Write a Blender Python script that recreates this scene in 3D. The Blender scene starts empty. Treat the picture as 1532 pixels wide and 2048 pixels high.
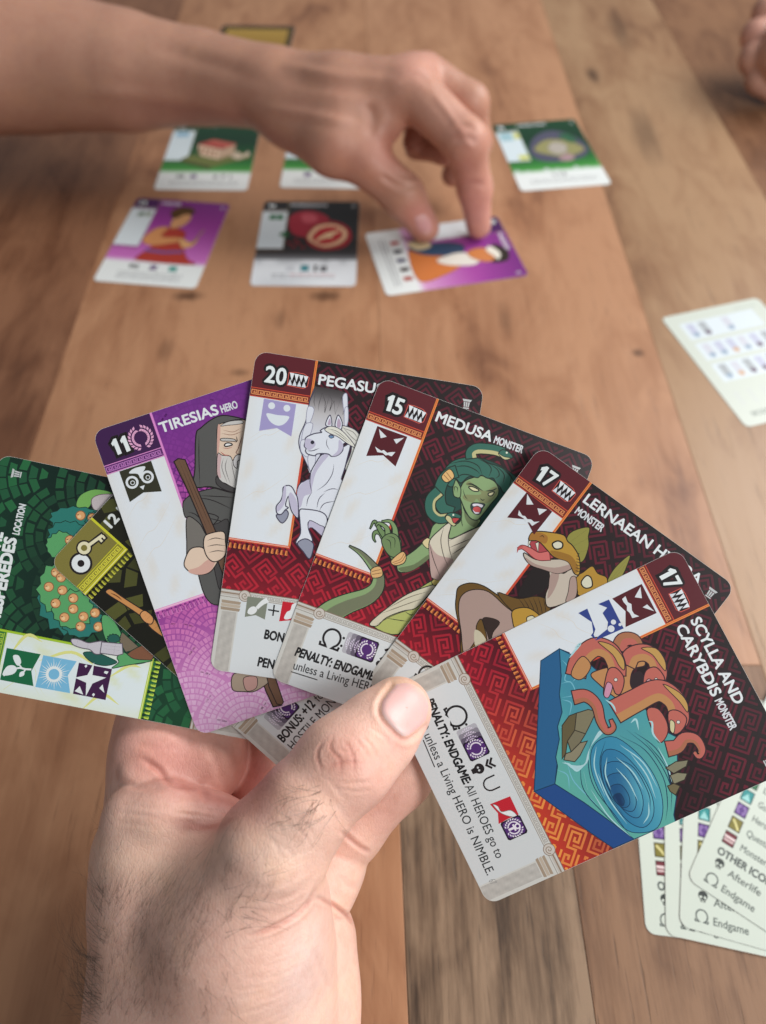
import bpy, bmesh, math, random
import numpy as np
from mathutils import Vector, Matrix, Euler
from mathutils.geometry import tessellate_polygon
from mathutils.bvhtree import BVHTree
random.seed(7)
S = bpy.context.scene
COL = S.collection
R = math.radians

# ------------------------------------------------------------------ camera
PITCH = R(53.978)          # looking down this far below the horizon
CAM_H = 0.29081            # metres above the table top
F = 1537.0                 # focal length in pixels of a 1532 x 2048 frame
cd = bpy.data.cameras.new('camera')
cam = bpy.data.objects.new('camera', cd); COL.objects.link(cam)
cam.location = (0, 0, CAM_H)
cam.rotation_euler = (math.pi/2 - PITCH, 0, 0)
cd.sensor_fit = 'VERTICAL'; cd.sensor_height = 36.0
cd.lens = F/2048*36.0
cd.clip_start = 0.005; cd.clip_end = 50
cd.dof.use_dof = True
cd.dof.focus_distance = 0.2035
cd.dof.aperture_fstop = 9.3
S.camera = cam

# ------------------------------------------------------------------ light
W_ = bpy.data.worlds.new('World'); S.world = W_; W_.use_nodes = True
bgn = W_.node_tree.nodes['Background']
bgn.inputs[0].default_value = (0.93, 0.97, 1.0, 1); bgn.inputs[1].default_value = 0.21
def area(name, loc, target, sx, sy, power, col):
    l = bpy.data.lights.new(name, 'AREA'); l.shape = 'RECTANGLE'; l.size = sx; l.size_y = sy
    l.energy = power; l.color = col
    o = bpy.data.objects.new(name, l); COL.objects.link(o); o.location = loc
    o.rotation_euler = (Vector(target)-Vector(loc)).to_track_quat('-Z', 'Y').to_euler()
    return o
area('window_light', (1.05, 0.80, 0.95), (0.0, 0.30, 0.0), 0.9, 0.9, 22.0, (1.0, 0.985, 0.965))
area('camera_side_fill', (0.60, -0.28, 0.62), (0.0, 0.08, 0.09), 0.4, 0.4, 5.6, (1.0, 0.99, 0.98))  # fill added at camera right to brighten the near hand and cards
S.view_settings.view_transform = 'Standard'; S.view_settings.look = 'None'
S.view_settings.exposure = 0.0; S.view_settings.gamma = 1.0
try: S.cycles.use_denoising = True
except Exception: pass

# ------------------------------------------------------------------ frames of reference
_c, _s = math.cos(PITCH), math.sin(PITCH)
RIGHT = Vector((1, 0, 0)); FWD = Vector((0, _c, -_s)); DOWN = Vector((0, -_s, -_c))
CAMP = Vector((0, 0, CAM_H))
def c2w(v):                       # camera-space millimetres (right, down, forward) -> world metres
    return CAMP + (RIGHT*v[0] + DOWN*v[1] + FWD*v[2])*0.001
def pc(px, py, Z):                # camera-space mm of a photo pixel at depth Z mm
    return np.array([(px-766)/F*Z, (py-1024)/F*Z, Z], float)
def ph(px, py, h):                # camera-space mm of a photo pixel h mm above the table
    d = FWD + RIGHT*((px-766)/F) + DOWN*((py-1024)/F)
    Z = (CAM_H*1000-h)/(-d.z)
    return pc(px, py, Z)
def tab(px, py, h=0.0):           # world point h metres above the table seen at a photo pixel
    return c2w(ph(px, py, h*1000))

# ------------------------------------------------------------------ helpers
def tag(o, label=None, cat=None, group=None, kind=None):
    if label: o['label'] = label
    if cat: o['category'] = cat
    if group: o['group'] = group
    if kind: o['kind'] = kind
    return o
def link(name, me, parent=None, mat=None):
    o = bpy.data.objects.new(name, me); COL.objects.link(o)
    if mat: me.materials.append(mat)
    if parent: o.parent = parent
    return o
def empty(name, loc=(0, 0, 0)):
    o = bpy.data.objects.new(name, None); COL.objects.link(o); o.location = loc
    o.empty_display_size = 0.02
    return o
def s2l(c):                       # 0-255 sRGB -> linear
    r = []
    for v in c[:3]:
        v = v/255.0
        r.append(v/12.92 if v <= 0.04045 else ((v+0.055)/1.055)**2.4)
    return tuple(r)
def nd(nt, typ, **kw):
    n = nt.nodes.new(typ)
    for k, v in kw.items():
        if k in n.inputs.keys(): n.inputs[k].default_value = v
        else: setattr(n, k, v)
    return n
def newmat(name):
    m = bpy.data.materials.new(name); m.use_nodes = True
    nt = m.node_tree; b = nt.nodes['Principled BSDF']
    return m, nt, b
def ramp(nt, stops):
    n = nt.nodes.new('ShaderNodeValToRGB'); e = n.color_ramp.elements
    while len(e) < len(stops): e.new(0.5)
    for i, (p, c) in enumerate(stops):
        e[i].position = p; e[i].color = (*c, 1) if len(c) == 3 else c
    return n
def mathn(nt, op, a, b=None, clamp=False):
    n = nt.nodes.new('ShaderNodeMath'); n.operation = op; n.use_clamp = clamp
    for i, v in enumerate((a, b)):
        if v is None: continue
        if isinstance(v, (int, float)): n.inputs[i].default_value = v
        else: nt.links.new(v, n.inputs[i])
    return n.outputs[0]
def mixc(nt, f, a, b, mode='MIX'):
    n = nt.nodes.new('ShaderNodeMix'); n.data_type = 'RGBA'; n.blend_type = mode
    for s, v in ((0, f), (6, a), (7, b)):
        if isinstance(v, (int, float)): n.inputs[s].default_value = v
        elif isinstance(v, tuple): n.inputs[s].default_value = (*v[:3], 1)
        else: nt.links.new(v, n.inputs[s])
    return n.outputs[2]

# ------------------------------------------------------------------ the table
def wood(name, light, mid, dark, seed, streak=0.5, knots=(), rough=0.38):
    m, nt, b = newmat(name); L = nt.links
    tc = nd(nt, 'ShaderNodeTexCoord')
    off = nd(nt, 'ShaderNodeVectorMath', operation='ADD'); off.inputs[1].default_value = (seed*3.17, seed*1.31, seed)
    L.new(tc.outputs['Object'], off.inputs[0])
    def mp(sx, sy):
        k = nd(nt, 'ShaderNodeMapping'); k.inputs['Scale'].default_value = (sx, sy, 1); L.new(off.outputs[0], k.inputs[0]); return k.outputs[0]
    # slow figure, warped
    n1 = nd(nt, 'ShaderNodeTexNoise', Scale=1.0, Detail=4.0, Roughness=0.55, Distortion=0.6); L.new(mp(15, 3.6), n1.inputs['Vector'])
    n2 = nd(nt, 'ShaderNodeTexNoise', Scale=1.0, Detail=6.0, Roughness=0.65, Distortion=0.35); L.new(mp(130, 12), n2.inputs['Vector'])
    n3 = nd(nt, 'ShaderNodeTexNoise', Scale=1.0, Detail=3.0, Roughness=0.7); L.new(mp(560, 26), n3.inputs['Vector'])
    n4 = nd(nt, 'ShaderNodeTexNoise', Scale=1.0, Detail=3.0, Roughness=0.6, Distortion=1.2); L.new(mp(38, 16), n4.inputs['Vector'])
    v = mathn(nt, 'MULTIPLY_ADD', n2.outputs[0], 0.55); nt.nodes[-1].inputs[2].default_value = 0.0
    base = mathn(nt, 'ADD', mathn(nt, 'MULTIPLY', n1.outputs[0], 0.66), mathn(nt, 'MULTIPLY', n2.outputs[0], streak*0.5))
    base = mathn(nt, 'ADD', base, mathn(nt, 'MULTIPLY', n4.outputs[0], 0.40))
    n5 = nd(nt, 'ShaderNodeTexNoise', Scale=1.0, Detail=4.0, Roughness=0.7, Distortion=0.5); L.new(mp(430, 24), n5.inputs['Vector'])
    base = mathn(nt, 'ADD', base, mathn(nt, 'MULTIPLY', mathn(nt, 'SUBTRACT', n5.outputs[0], 0.5), 0.06+0.34*streak))
    base = mathn(nt, 'SUBTRACT', base, 0.05+streak*0.25-0.11)
    r = ramp(nt, [(0.38, dark), (0.51, mid), (0.66, light)]); L.new(base, r.inputs[0])
    c = r.outputs[0]
    # pores: short dark dashes along the grain
    p = ramp(nt, [(0.31, (1, 1, 1)), (0.40, (0, 0, 0))]); L.new(n3.outputs[0], p.inputs[0])
    c = mixc(nt, mathn(nt, 'MULTIPLY', p.outputs[0], 0.25+0.35*streak), c, tuple(x*0.45 for x in dark))
    # knots
    sep = nd(nt, 'ShaderNodeSeparateXYZ'); L.new(tc.outputs['Object'], sep.inputs[0])
    for (kx, ky, rx, ry, st) in knots:
        dx = mathn(nt, 'MULTIPLY', mathn(nt, 'SUBTRACT', sep.outputs[0], kx), 1/rx)
        dy = mathn(nt, 'MULTIPLY', mathn(nt, 'SUBTRACT', sep.outputs[1], ky), 1/ry)
        d = mathn(nt, 'SQRT', mathn(nt, 'ADD', mathn(nt, 'MULTIPLY', dx, dx), mathn(nt, 'MULTIPLY', dy, dy)))
        d = mathn(nt, 'ADD', d, mathn(nt, 'MULTIPLY', mathn(nt, 'SUBTRACT', n2.outputs[0], 0.5), 1.3))
        k = ramp(nt, [(0.30, (1, 1, 1)), (1.0, (0, 0, 0))]); L.new(d, k.inputs[0])
        c = mixc(nt, mathn(nt, 'MULTIPLY', k.outputs[0], st), c, tuple(x*0.35 for x in dark))
    L.new(c, b.inputs['Base Color'])
    rr = mathn(nt, 'ADD', mathn(nt, 'MULTIPLY', n2.outputs[0], 0.14), rough-0.07); L.new(rr, b.inputs['Roughness'])
    b.inputs['Specular IOR Level'].default_value = 0.45
    bp = nd(nt, 'ShaderNodeBump', Strength=0.25, Distance=0.0004)
    h = mathn(nt, 'SUBTRACT', n2.outputs[0], mathn(nt, 'MULTIPLY', p.outputs[0], 0.5)); L.new(h, bp.inputs['Height']); L.new(bp.outputs[0], b.inputs['Normal'])
    return m

table = empty('table', (0, 0, 0))
tag(table, 'wooden table top of long brown planks under all the cards', 'table')
# seams seen in the photograph: two photo pixels on each, unprojected to the table top
def seam(a, b):
    p, q = tab(*a), tab(*b); k = (q.x-p.x)/(q.y-p.y)
    return lambda y: p.x+(y-p.y)*k
LEFT = seam((365, 10), (165, 600)); MID = seam((817, 2040), (800, 1640)); RGT = seam((1092, 30), (1380, 900)); MID2 = seam((1191, 2040), (1163, 1850)); FAR = seam((1303, 0), (1531, 395))
Y0, Y1 = -0.16, 1.15
def below(f, d): return lambda y: f(y)+d
def plank(xl, xr, y0, y1, mat, dz=0.0):
    g = 0.00006; y0 += g; y1 -= g; t = 0.028
    bm = bmesh.new()
    n = 6; top = []; 
    ring = [(xl(y0)+g, y0), (xr(y0)-g, y0), (xr(y1)-g, y1), (xl(y1)+g, y1)]
    cx = sum(p[0] for p in ring)/4; cy = sum(p[1] for p in ring)/4
    def lvl(inset, z):
        vs = []
        for (x, y) in ring:
            vs.append(bm.verts.new((x+(inset if x < cx else -inset), y+(inset if y < cy else -inset), z)))
        return vs
    a = lvl(0, -t); b_ = lvl(0, dz-0.0005); c = lvl(0.00008, dz-0.00005); d = lvl(0.00025, dz)
    for p, q in ((a, b_), (b_, c), (c, d)):
        for i in range(4): bm.faces.new((p[i], p[(i+1) % 4], q[(i+1) % 4], q[i]))
    bm.faces.new(d); bm.faces.new(a[::-1])
    bm.normal_update()
    me = bpy.data.meshes.new('plank'); bm.to_mesh(me); bm.free()
    return link('plank', me, table, mat)
def kn(px, py, rx, ry, st):
    p = tab(px, py); return (p.x, p.y, rx, ry, st)
WOOD_L = wood('wood_left', (0.27, 0.125, 0.066), (0.170, 0.071, 0.036), (0.072, 0.029, 0.015), 3, 0.38, [kn(42, 1772, 0.0035, 0.0022, 0.95)])
WOOD_C = wood('wood_centre', (0.475, 0.245, 0.132), (0.355, 0.167, 0.085), (0.175, 0.070, 0.035), 11, 0.25,
              [kn(480, 745, 0.007, 0.004, 0.5), kn(650, 592, 0.011, 0.006, 0.7), kn(375, 592, 0.011, 0.006, 0.8), kn(560, 640, 0.004, 0.012, 0.4), kn(330, 700, 0.006, 0.012, .35)])
WOOD_CR = wood('wood_centre_right', (0.48, 0.250, 0.138), (0.365, 0.174, 0.090), (0.185, 0.077, 0.040), 23, 0.25, [kn(1118, 1003, 0.0056, 0.0044, 0.9), kn(1275, 706, 0.004, 0.004, 0.7), kn(1010, 640, 0.005, 0.02, .4), kn(900, 250, .008, .03, .4)])
WOOD_G = wood('wood_grey_brown', (0.285, 0.190, 0.120), (0.165, 0.104, 0.063), (0.055, 0.032, 0.019), 31, 1.1, rough=0.5)
WOOD_N = wood('wood_red_brown', (0.26, 0.142, 0.078), (0.172, 0.088, 0.047), (0.078, 0.038, 0.020), 67, 0.8, rough=0.48)
WOOD_R = wood('wood_pale_right', (0.39, 0.235, 0.130), (0.30, 0.163, 0.085), (0.17, 0.080, 0.041), 47, 0.25, [kn(1185, 150, 0.006, 0.016, 0.8), kn(1290, 270, 0.012, 0.05, .5), kn(1240, 60, .01, .05, .5)])
WOOD_D = wood('wood_dark_right', (0.27, 0.135, 0.068), (0.18, 0.082, 0.040), (0.10, 0.045, 0.022), 53, 0.5)
yb = tab(900, 1330).y
plank(below(LEFT, -0.30), LEFT, Y0, Y1, WOOD_L)
plank(LEFT, MID, Y0, Y1, WOOD_C)
plank(MID, RGT, yb, Y1, WOOD_CR)
plank(MID, MID2, Y0, yb, WOOD_G)
plank(MID2, RGT, Y0, yb, WOOD_N)
plank(RGT, FAR, Y0, Y1, WOOD_R)
plank(FAR, below(FAR, 0.30), Y0, Y1, WOOD_D)
# ------------------------------------------------------------------ playing cards: bodies
CW, CH, CR = 63.0, 88.0, 3.2          # millimetres
def rounded(w=CW, h=CH, r=CR, n=6):
    pts = []
    for cx, cy, a0 in ((r, r, math.pi), (w-r, r, 1.5*math.pi), (w-r, h-r, 0), (r, h-r, 0.5*math.pi)):
        for i in range(n+1):
            a = a0+0.5*math.pi*i/n; pts.append((cx+r*math.cos(a), cy+r*math.sin(a)))
    return pts
ROUND = rounded()
MAT_PAPER, _nt, _b = newmat('card_stock')
_n = nd(_nt, 'ShaderNodeTexNoise', Scale=900.0, Detail=3.0)
_r = ramp(_nt, [(0.3, (0.72, 0.73, 0.70)), (0.7, (0.78, 0.79, 0.76))]); _nt.links.new(_n.outputs[0], _r.inputs[0]); _nt.links.new(_r.outputs[0], _b.inputs['Base Color'])
_b.inputs['Roughness'].default_value = 0.6
MAT_INK, _nt, _b = newmat('printed_ink')
_a = nd(_nt, 'ShaderNodeVertexColor'); _a.layer_name = 'ink'
_n = nd(_nt, 'ShaderNodeTexNoise', Scale=2500.0, Detail=2.0)
_x = mixc(_nt, 0.05, _a.outputs[0], _n.outputs[1], 'OVERLAY'); _nt.links.new(_x, _b.inputs['Base Color'])
_b.inputs['Roughness'].default_value = 0.33; _b.inputs['Specular IOR Level'].default_value = 0.42
_bp = nd(_nt, 'ShaderNodeBump', Strength=0.08, Distance=0.0001); _n2 = nd(_nt, 'ShaderNodeTexNoise', Scale=1400.0, Detail=2.0)
_nt.links.new(_n2.outputs[0], _bp.inputs['Height']); _nt.links.new(_bp.outputs[0], _b.inputs['Normal'])
THICK = 0.00014
class Frame:                      # a card lying in space: origin at its top-left corner, local mm (x right, y down)
    def __init__(s, o, ax, ay):
        s.o = Vector(o); s.ax = Vector(ax).normalized(); ay = Vector(ay); s.ay = (ay-s.ax*ay.dot(s.ax)).normalized()
        s.n = s.ay.cross(s.ax)    # towards the reader
        s.M = Matrix(((s.ax.x, -s.ay.x, s.n.x, s.o.x), (s.ax.y, -s.ay.y, s.n.y, s.o.y), (s.ax.z, -s.ay.z, s.n.z, s.o.z), (0, 0, 0, 1)))
    def from_px(s, px, py):       # photo pixel -> card mm
        d = FWD+RIGHT*((px-766)/F)+DOWN*((py-1024)/F)
        t = (s.o-CAMP).dot(s.n)/d.dot(s.n); w = CAMP+d*t-s.o
        return (w.dot(s.ax)*1000, w.dot(s.ay)*1000)
def card_body(fr, label, group=None, name='playing_card'):
    bm = bmesh.new()
    lo = [bm.verts.new((x*0.001, -y*0.001, -THICK)) for x, y in ROUND]
    hi = [bm.verts.new((x*0.001, -y*0.001, 0)) for x, y in ROUND]
    n = len(lo)
    for i in range(n): bm.faces.new((lo[(i+1) % n], lo[i], hi[i], hi[(i+1) % n]))
    bm.faces.new(hi[::-1]); bm.faces.new(lo)
    bmesh.ops.recalc_face_normals(bm, faces=bm.faces[:])
    me = bpy.data.meshes.new(name); bm.to_mesh(me); bm.free()
    o = link(name, me, None, MAT_PAPER); o.matrix_world = fr.M
    tag(o, label, 'card', group)
    return o

# poses of the seven cards fanned in the hand, back to front (camera-space mm: x axis, y axis, top-left corner)
FAN = [([0.20707, -0.97798, 0.02592], [0.97533, 0.20843, 0.07276], [-116.97858, 45.93322, 206.63843]),
       ([0.676, -0.73644, 0.02626], [0.73488, 0.67635, 0.04993], [-90.66717, 13.86305, 208.77977]),
       ([0.94615, -0.32107, 0.04154], [0.3197, 0.94682, 0.03623], [-78.91033, -21.66689, 208.23715]),
       ([0.98762, 0.14958, 0.04721], [-0.15106, 0.98808, 0.0297], [-34.37207, -43.73929, 208.45662]),
       ([0.93713, 0.34752, 0.03174], [-0.3483, 0.93709, 0.02345], [-0.51816, -36.75523, 209.61098]),
       ([0.80174, 0.59364, -0.06933], [-0.58914, 0.80449, 0.07559], [42.33039, -17.76618, 206.43684]),
       ([0.4437, 0.89181, -0.08835], [-0.88723, 0.45103, 0.09696], [78.28496, 9.55516, 203.16293])]
def cdir(v): return RIGHT*v[0]+DOWN*v[1]+FWD*v[2]
FANF = [Frame(c2w(o), cdir(ax), cdir(ay)) for ax, ay, o in FAN]
GF = 'cards fanned out in the left hand'
FANL = ['green garden card with apple tree and statue, leftmost and rearmost of the fan',
        'olive card with a gold key, half hidden in the left of the fan',
        'purple card with a hooded bearded old man holding a staff',
        'dark red card with a rearing white winged horse',
        'dark red card with a green woman with snakes for hair',
        'dark red card with yellow serpent heads and open mouth',
        'front card of the fan with a blue whirlpool and pink sea serpents']
FANO = [card_body(FANF[i], FANL[i], GF) for i in range(7)]

# cards lying on the table: x axis angle, centre in mm (fitted from their corners), height of the top face
def flat(cx, cy, ang, z=0.0003):
    ax = Vector((math.cos(ang), math.sin(ang), 0)); ay = Vector((math.sin(ang), -math.cos(ang), 0))
    o = Vector((cx*0.001, cy*0.001, z))-ax*(CW/2000)-ay*(CH/2000)
    return Frame(o, ax, ay)
def flat_px(corner, at, along, kind, z=0.0003):
    """a card on the table from one corner (px), and a second point on the edge that runs from it"""
    p = tab(*at, z); q = tab(*along, z); d = (q-p).normalized(); pr = Vector((d.y, -d.x, 0))   # pr: clockwise from d
    w, h = CW*0.001, CH*0.001
    if corner == 'BL' and kind == 'bottom': ax = d; ay = pr; o = p-ay*h
    elif corner == 'BL' and kind == 'left': ay = -d; ax = pr; o = p-ay*h
    elif corner == 'TL' and kind == 'top': ax = d; ay = pr; o = p
    return Frame(o, ax, ay)
GT = 'cards laid out on the table'
TF = {}
TF['weaver'] = flat(-137.13, 422.37, -0.12)
TF['fruit'] = flat(-47.3, 421.4, -0.01)
TF['altar'] = flat(117.67, 525.29, 0.14)
TF['musician'] = flat(38.12, 408.53, -1.35)
TF['house'] = flat_px('BL', (307, 379), (493, 381), 'bottom')
TF['hidden'] = flat_px('BL', (559, 375), (740, 378), 'bottom')
TF['gold'] = flat_px('TL', (446, 50), (611, 53), 'top')
TL_ = {'weaver': 'purple card with a woman in red, on the table at the left',
       'fruit': 'black card with a cut red pomegranate lying on the table',
       'altar': 'green card with a grey stone picture lying alone at the right of the reaching hand',
       'musician': 'purple card turned sideways under the fingertips of the reaching hand',
       'house': 'green card with a red roofed house below the forearm',
       'hidden': 'green card mostly hidden behind the wrist and thumb of the reaching hand',
       'gold': 'black framed card with a yellow panel, half hidden behind the forearm'}
TO = {k: card_body(TF[k], TL_[k], GT) for k in TF}
# reference cards
GR = 'cream reference cards on the table'
RF = []
for i, (at, al) in enumerate((((1292, 1867), (1332, 1872)), ((1332, 1869), (1532, 1913)), ((1359, 1851), (1532, 1900)), ((1374, 1757), (1532, 1862)))):
    RF.append(flat_px('BL', at, al, 'bottom', 0.0003+0.00032*i))
RL = ['cream reference card lying lowest and leftmost of the four overlapping ones',
      'cream reference card second from the bottom of the four overlapping ones',
      'cream reference card just under the topmost of the four overlapping ones',
      'cream reference card on top of the overlapping four reading OTHER ICONS']
RO = [card_body(RF[i], RL[i], GR, 'reference_card') for i in range(4)]
GFr = flat_px('TL', (1322, 636), (1515, 595), 'top')
GO = card_body(GFr, 'cream score card with rows of tiny icons cut off by the right edge', GR, 'reference_card')
# ------------------------------------------------------------------ hands: smooth solids meshed by surface nets
class Solid:
    def __init__(s, lo, hi, res):
        s.lo = np.array(lo, float); s.res = res
        s.n = np.ceil((np.array(hi, float)-s.lo)/res).astype(int)+1
        s.ax = [(s.lo[i]+res*np.arange(s.n[i])).astype(np.float32) for i in range(3)]
        s.groups = {}
    def vol(s, g):
        if g not in s.groups: s.groups[g] = np.full(s.n, 30.0, np.float32)
        return s.groups[g]
    def _sub(s, lo, hi):
        i0 = np.clip(np.floor((lo-s.lo)/s.res).astype(int), 0, s.n); i1 = np.clip(np.ceil((hi-s.lo)/s.res).astype(int)+1, 0, s.n)
        sl = tuple(slice(a, b) for a, b in zip(i0, i1))
        return sl, [s.ax[0][sl[0]][:, None, None], s.ax[1][sl[1]][None, :, None], s.ax[2][sl[2]][None, None, :]]
    def _put(s, g, sl, d, k, cut=False):
        v = s.vol(g); a = v[sl]
        if a.size == 0: return
        if cut:
            h = np.maximum(k-np.abs(a+d), 0)/k; v[sl] = np.maximum(a, -d)+h*h*k*0.25
        else:
            h = np.maximum(k-np.abs(a-d), 0)/k; v[sl] = np.minimum(a, d)-h*h*k*0.25
    def cap(s, g, a, b, ra, rb, k=4.0, flat=None, fs=1.0, cut=False):
        """round cone a-b; flat: direction along which its section is squashed by factor fs (<1 thinner)"""
        a = np.array(a, float); b = np.array(b, float); m = max(ra, rb)*max(1, 1)+k+6
        sl, (X, Y, Z) = s._sub(np.minimum(a, b)-m, np.maximum(a, b)+m)
        ba = b-a; L2 = max(ba @ ba, 1e-6)
        t = np.clip(((X-a[0])*ba[0]+(Y-a[1])*ba[1]+(Z-a[2])*ba[2])/L2, 0, 1)
        dx, dy, dz = X-a[0]-t*ba[0], Y-a[1]-t*ba[1], Z-a[2]-t*ba[2]
        q = dx*dx+dy*dy+dz*dz
        if flat is not None:
            f = np.array(flat, float); f /= np.linalg.norm(f)
            al = dx*f[0]+dy*f[1]+dz*f[2]; q = q+al*al*(1/fs**2-1)
        s._put(g, sl, (np.sqrt(q)-(ra+(rb-ra)*t)).astype(np.float32), k, cut)
    def chain(s, g, pts, radii, k=4.0, **kw):
        for i in range(len(pts)-1): s.cap(g, pts[i], pts[i+1], radii[i], radii[i+1], k, **kw)
    def ell(s, g, c, r, axes=None, k=4.0, cut=False):
        c = np.array(c, float); r = np.array(r, float); m = r.max()+k+6
        sl, (X, Y, Z) = s._sub(c-m, c+m)
        d = (X-c[0], Y-c[1], Z-c[2])
        A = np.eye(3) if axes is None else np.array(axes, float)
        A = A/np.linalg.norm(A, axis=1)[:, None]
        k0 = 0; k1 = 0
        for i in range(3):
            u = d[0]*A[i, 0]+d[1]*A[i, 1]+d[2]*A[i, 2]
            k0 = k0+(u/r[i])**2; k1 = k1+(u/r[i]**2)**2
        k0 = np.sqrt(k0); k1 = np.sqrt(k1)+1e-6
        s._put(g, sl, (k0*(k0-1)/k1).astype(np.float32), k, cut)
    def merge(s, order, ks):
        v = s.groups[order[0]]
        for g, k in zip(order[1:], ks):
            b = s.groups[g]; h = np.maximum(k-np.abs(v-b), 0)/k; v = np.minimum(v, b)-h*h*k*0.25
        return v
    def mesh(s, v):
        n = np.array(v.shape)
        neg = v < 0
        c = np.zeros(n-1, np.int8)
        for i in (0, 1):
            for j in (0, 1):
                for k in (0, 1): c += neg[i:n[0]-1+i, j:n[1]-1+j, k:n[2]-1+k]
        act = np.argwhere((c > 0) & (c < 8))
        idx = np.full(n-1, -1, np.int32); idx[tuple(act.T)] = np.arange(len(act))
        corner = np.array([(i, j, k) for i in (0, 1) for j in (0, 1) for k in (0, 1)])
        vals = np.stack([v[tuple((act+o).T)] for o in corner], 1)
        acc = np.zeros((len(act), 3)); cnt = np.zeros(len(act))
        for a in range(8):
            for b in range(a+1, 8):
                if np.abs(corner[a]-corner[b]).sum() != 1: continue
                m = (vals[:, a] < 0) != (vals[:, b] < 0)
                t = np.where(m, vals[:, a]/np.where(m, vals[:, a]-vals[:, b], 1), 0)
                p = corner[a]+t[:, None]*(corner[b]-corner[a]); acc[m] += p[m]; cnt[m] += 1
        P = s.lo+(act+acc/cnt[:, None])*s.res
        quads = []
        for ax in range(3):
            o = [0, 0, 0]; o[ax] = 1
            A = neg[:n[0]-o[0], :n[1]-o[1], :n[2]-o[2]]; B = neg[o[0]:, o[1]:, o[2]:]
            e = np.argwhere(A != B)
            u, w = [(1, 2), (2, 0), (0, 1)][ax]
            e = e[(e[:, u] > 0) & (e[:, w] > 0) & (e[:, u] < n[u]-1) & (e[:, w] < n[w]-1)]
            def at(du, dw):
                q = e.copy(); q[:, u] -= du; q[:, w] -= dw; return idx[tuple(q.T)]
            f = np.stack([at(0, 0), at(1, 0), at(1, 1), at(0, 1)], 1)
            fl = ~A[tuple(e.T)]
            f[fl] = f[fl][:, ::-1]; quads.append(f)
        f = np.concatenate(quads); f = f[(f >= 0).all(1)]
        return P, f
def project(P): return np.stack([766+F*P[:, 0]/P[:, 2], 1024+F*P[:, 1]/P[:, 2]], 1)
def vnormals(P, f):
    a, b = P[f[:, 2]]-P[f[:, 0]], P[f[:, 3]]-P[f[:, 1]]
    fn = np.cross(a, b); N = np.zeros_like(P)
    for i in range(4):
        for j in range(3): N[:, j] += np.bincount(f[:, i], fn[:, j], len(P))
    return N/(np.linalg.norm(N, axis=1)[:, None]+1e-12)
def relax(P, f, it=2, lam=0.5):
    e = np.concatenate([f[:, [0, 1]], f[:, [1, 2]], f[:, [2, 3]], f[:, [3, 0]]])
    for _ in range(it):
        Q = np.zeros_like(P); c = np.bincount(e[:, 0], minlength=len(P))+np.bincount(e[:, 1], minlength=len(P))
        for j in range(3): Q[:, j] = np.bincount(e[:, 0], P[e[:, 1], j], len(P))+np.bincount(e[:, 1], P[e[:, 0], j], len(P))
        P = P+lam*(Q/c[:, None]-P)
    return P
def polydist(XY, pts):
    """distance (px) from points to a polyline, and the parameter 0..1 along it"""
    pts = np.array(pts, float); seg = np.linalg.norm(np.diff(pts, axis=0), axis=1); tot = seg.sum(); run = 0
    best = np.full(len(XY), 1e9); par = np.zeros(len(XY))
    for i in range(len(pts)-1):
        a, b = pts[i], pts[i+1]; ba = b-a
        t = np.clip(((XY-a) @ ba)/(ba @ ba), 0, 1); d = np.linalg.norm(XY-a-t[:, None]*ba, axis=1)
        m = d < best; best[m] = d[m]; par[m] = (run+t[m]*seg[i])/tot; run += seg[i]
    return best, par
def spl(pts, n=6):
    p = np.array(pts, float); p = np.vstack([2*p[0]-p[1], p, 2*p[-1]-p[-2]]); out = []
    for i in range(1, len(p)-2):
        for t in np.linspace(0, 1, n, endpoint=False):
            a, b, c, d = p[i-1:i+3]
            out.append(0.5*(2*b+(c-a)*t+(2*a-5*b+4*c-d)*t*t+(3*b-a-3*c+d)*t**3))
    out.append(p[-2]); return np.array(out)
def crease(P, N, pts, depth, width, ends=0.25, side=1):
    """press a line (photo pixels) into the part of the surface that faces the camera"""
    XY = project(P); d, t = polydist(XY, spl(pts))
    fade = np.clip(np.minimum(t, 1-t)/ends, 0, 1)**0.7 if ends > 0 else 1
    view = -P/np.linalg.norm(P, axis=1)[:, None]; fac = np.clip((N*view).sum(1)*2, 0, 1)
    w = np.exp(-(d/width)**2)-0.35*np.exp(-((d-2.0*width)/(1.1*width))**2)
    return P-N*(depth*fade*fac*w)[:, None]
def build_body(name, P, f, col, mat, smooth=True, parent=None):
    W = np.array(CAMP)+(np.outer(P[:, 0], RIGHT)+np.outer(P[:, 1], DOWN)+np.outer(P[:, 2], FWD))*0.001
    me = bpy.data.meshes.new(name)
    me.vertices.add(len(W)); me.vertices.foreach_set('co', W.astype(np.float32).ravel())
    me.loops.add(f.size); me.loops.foreach_set('vertex_index', f.astype(np.int32).ravel())
    me.polygons.add(len(f)); me.polygons.foreach_set('loop_start', np.arange(0, f.size, 4, dtype=np.int32))
    me.update(calc_edges=True); me.validate()
    me.polygons.foreach_set('use_smooth', np.ones(len(me.polygons), bool))
    if col is not None:
        ca = me.color_attributes.new('tint', 'FLOAT_COLOR', 'POINT')
        ca.data.foreach_set('color', np.c_[col, np.ones(len(col))].astype(np.float32).ravel())
    return link(name, me, parent, mat)
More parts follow.
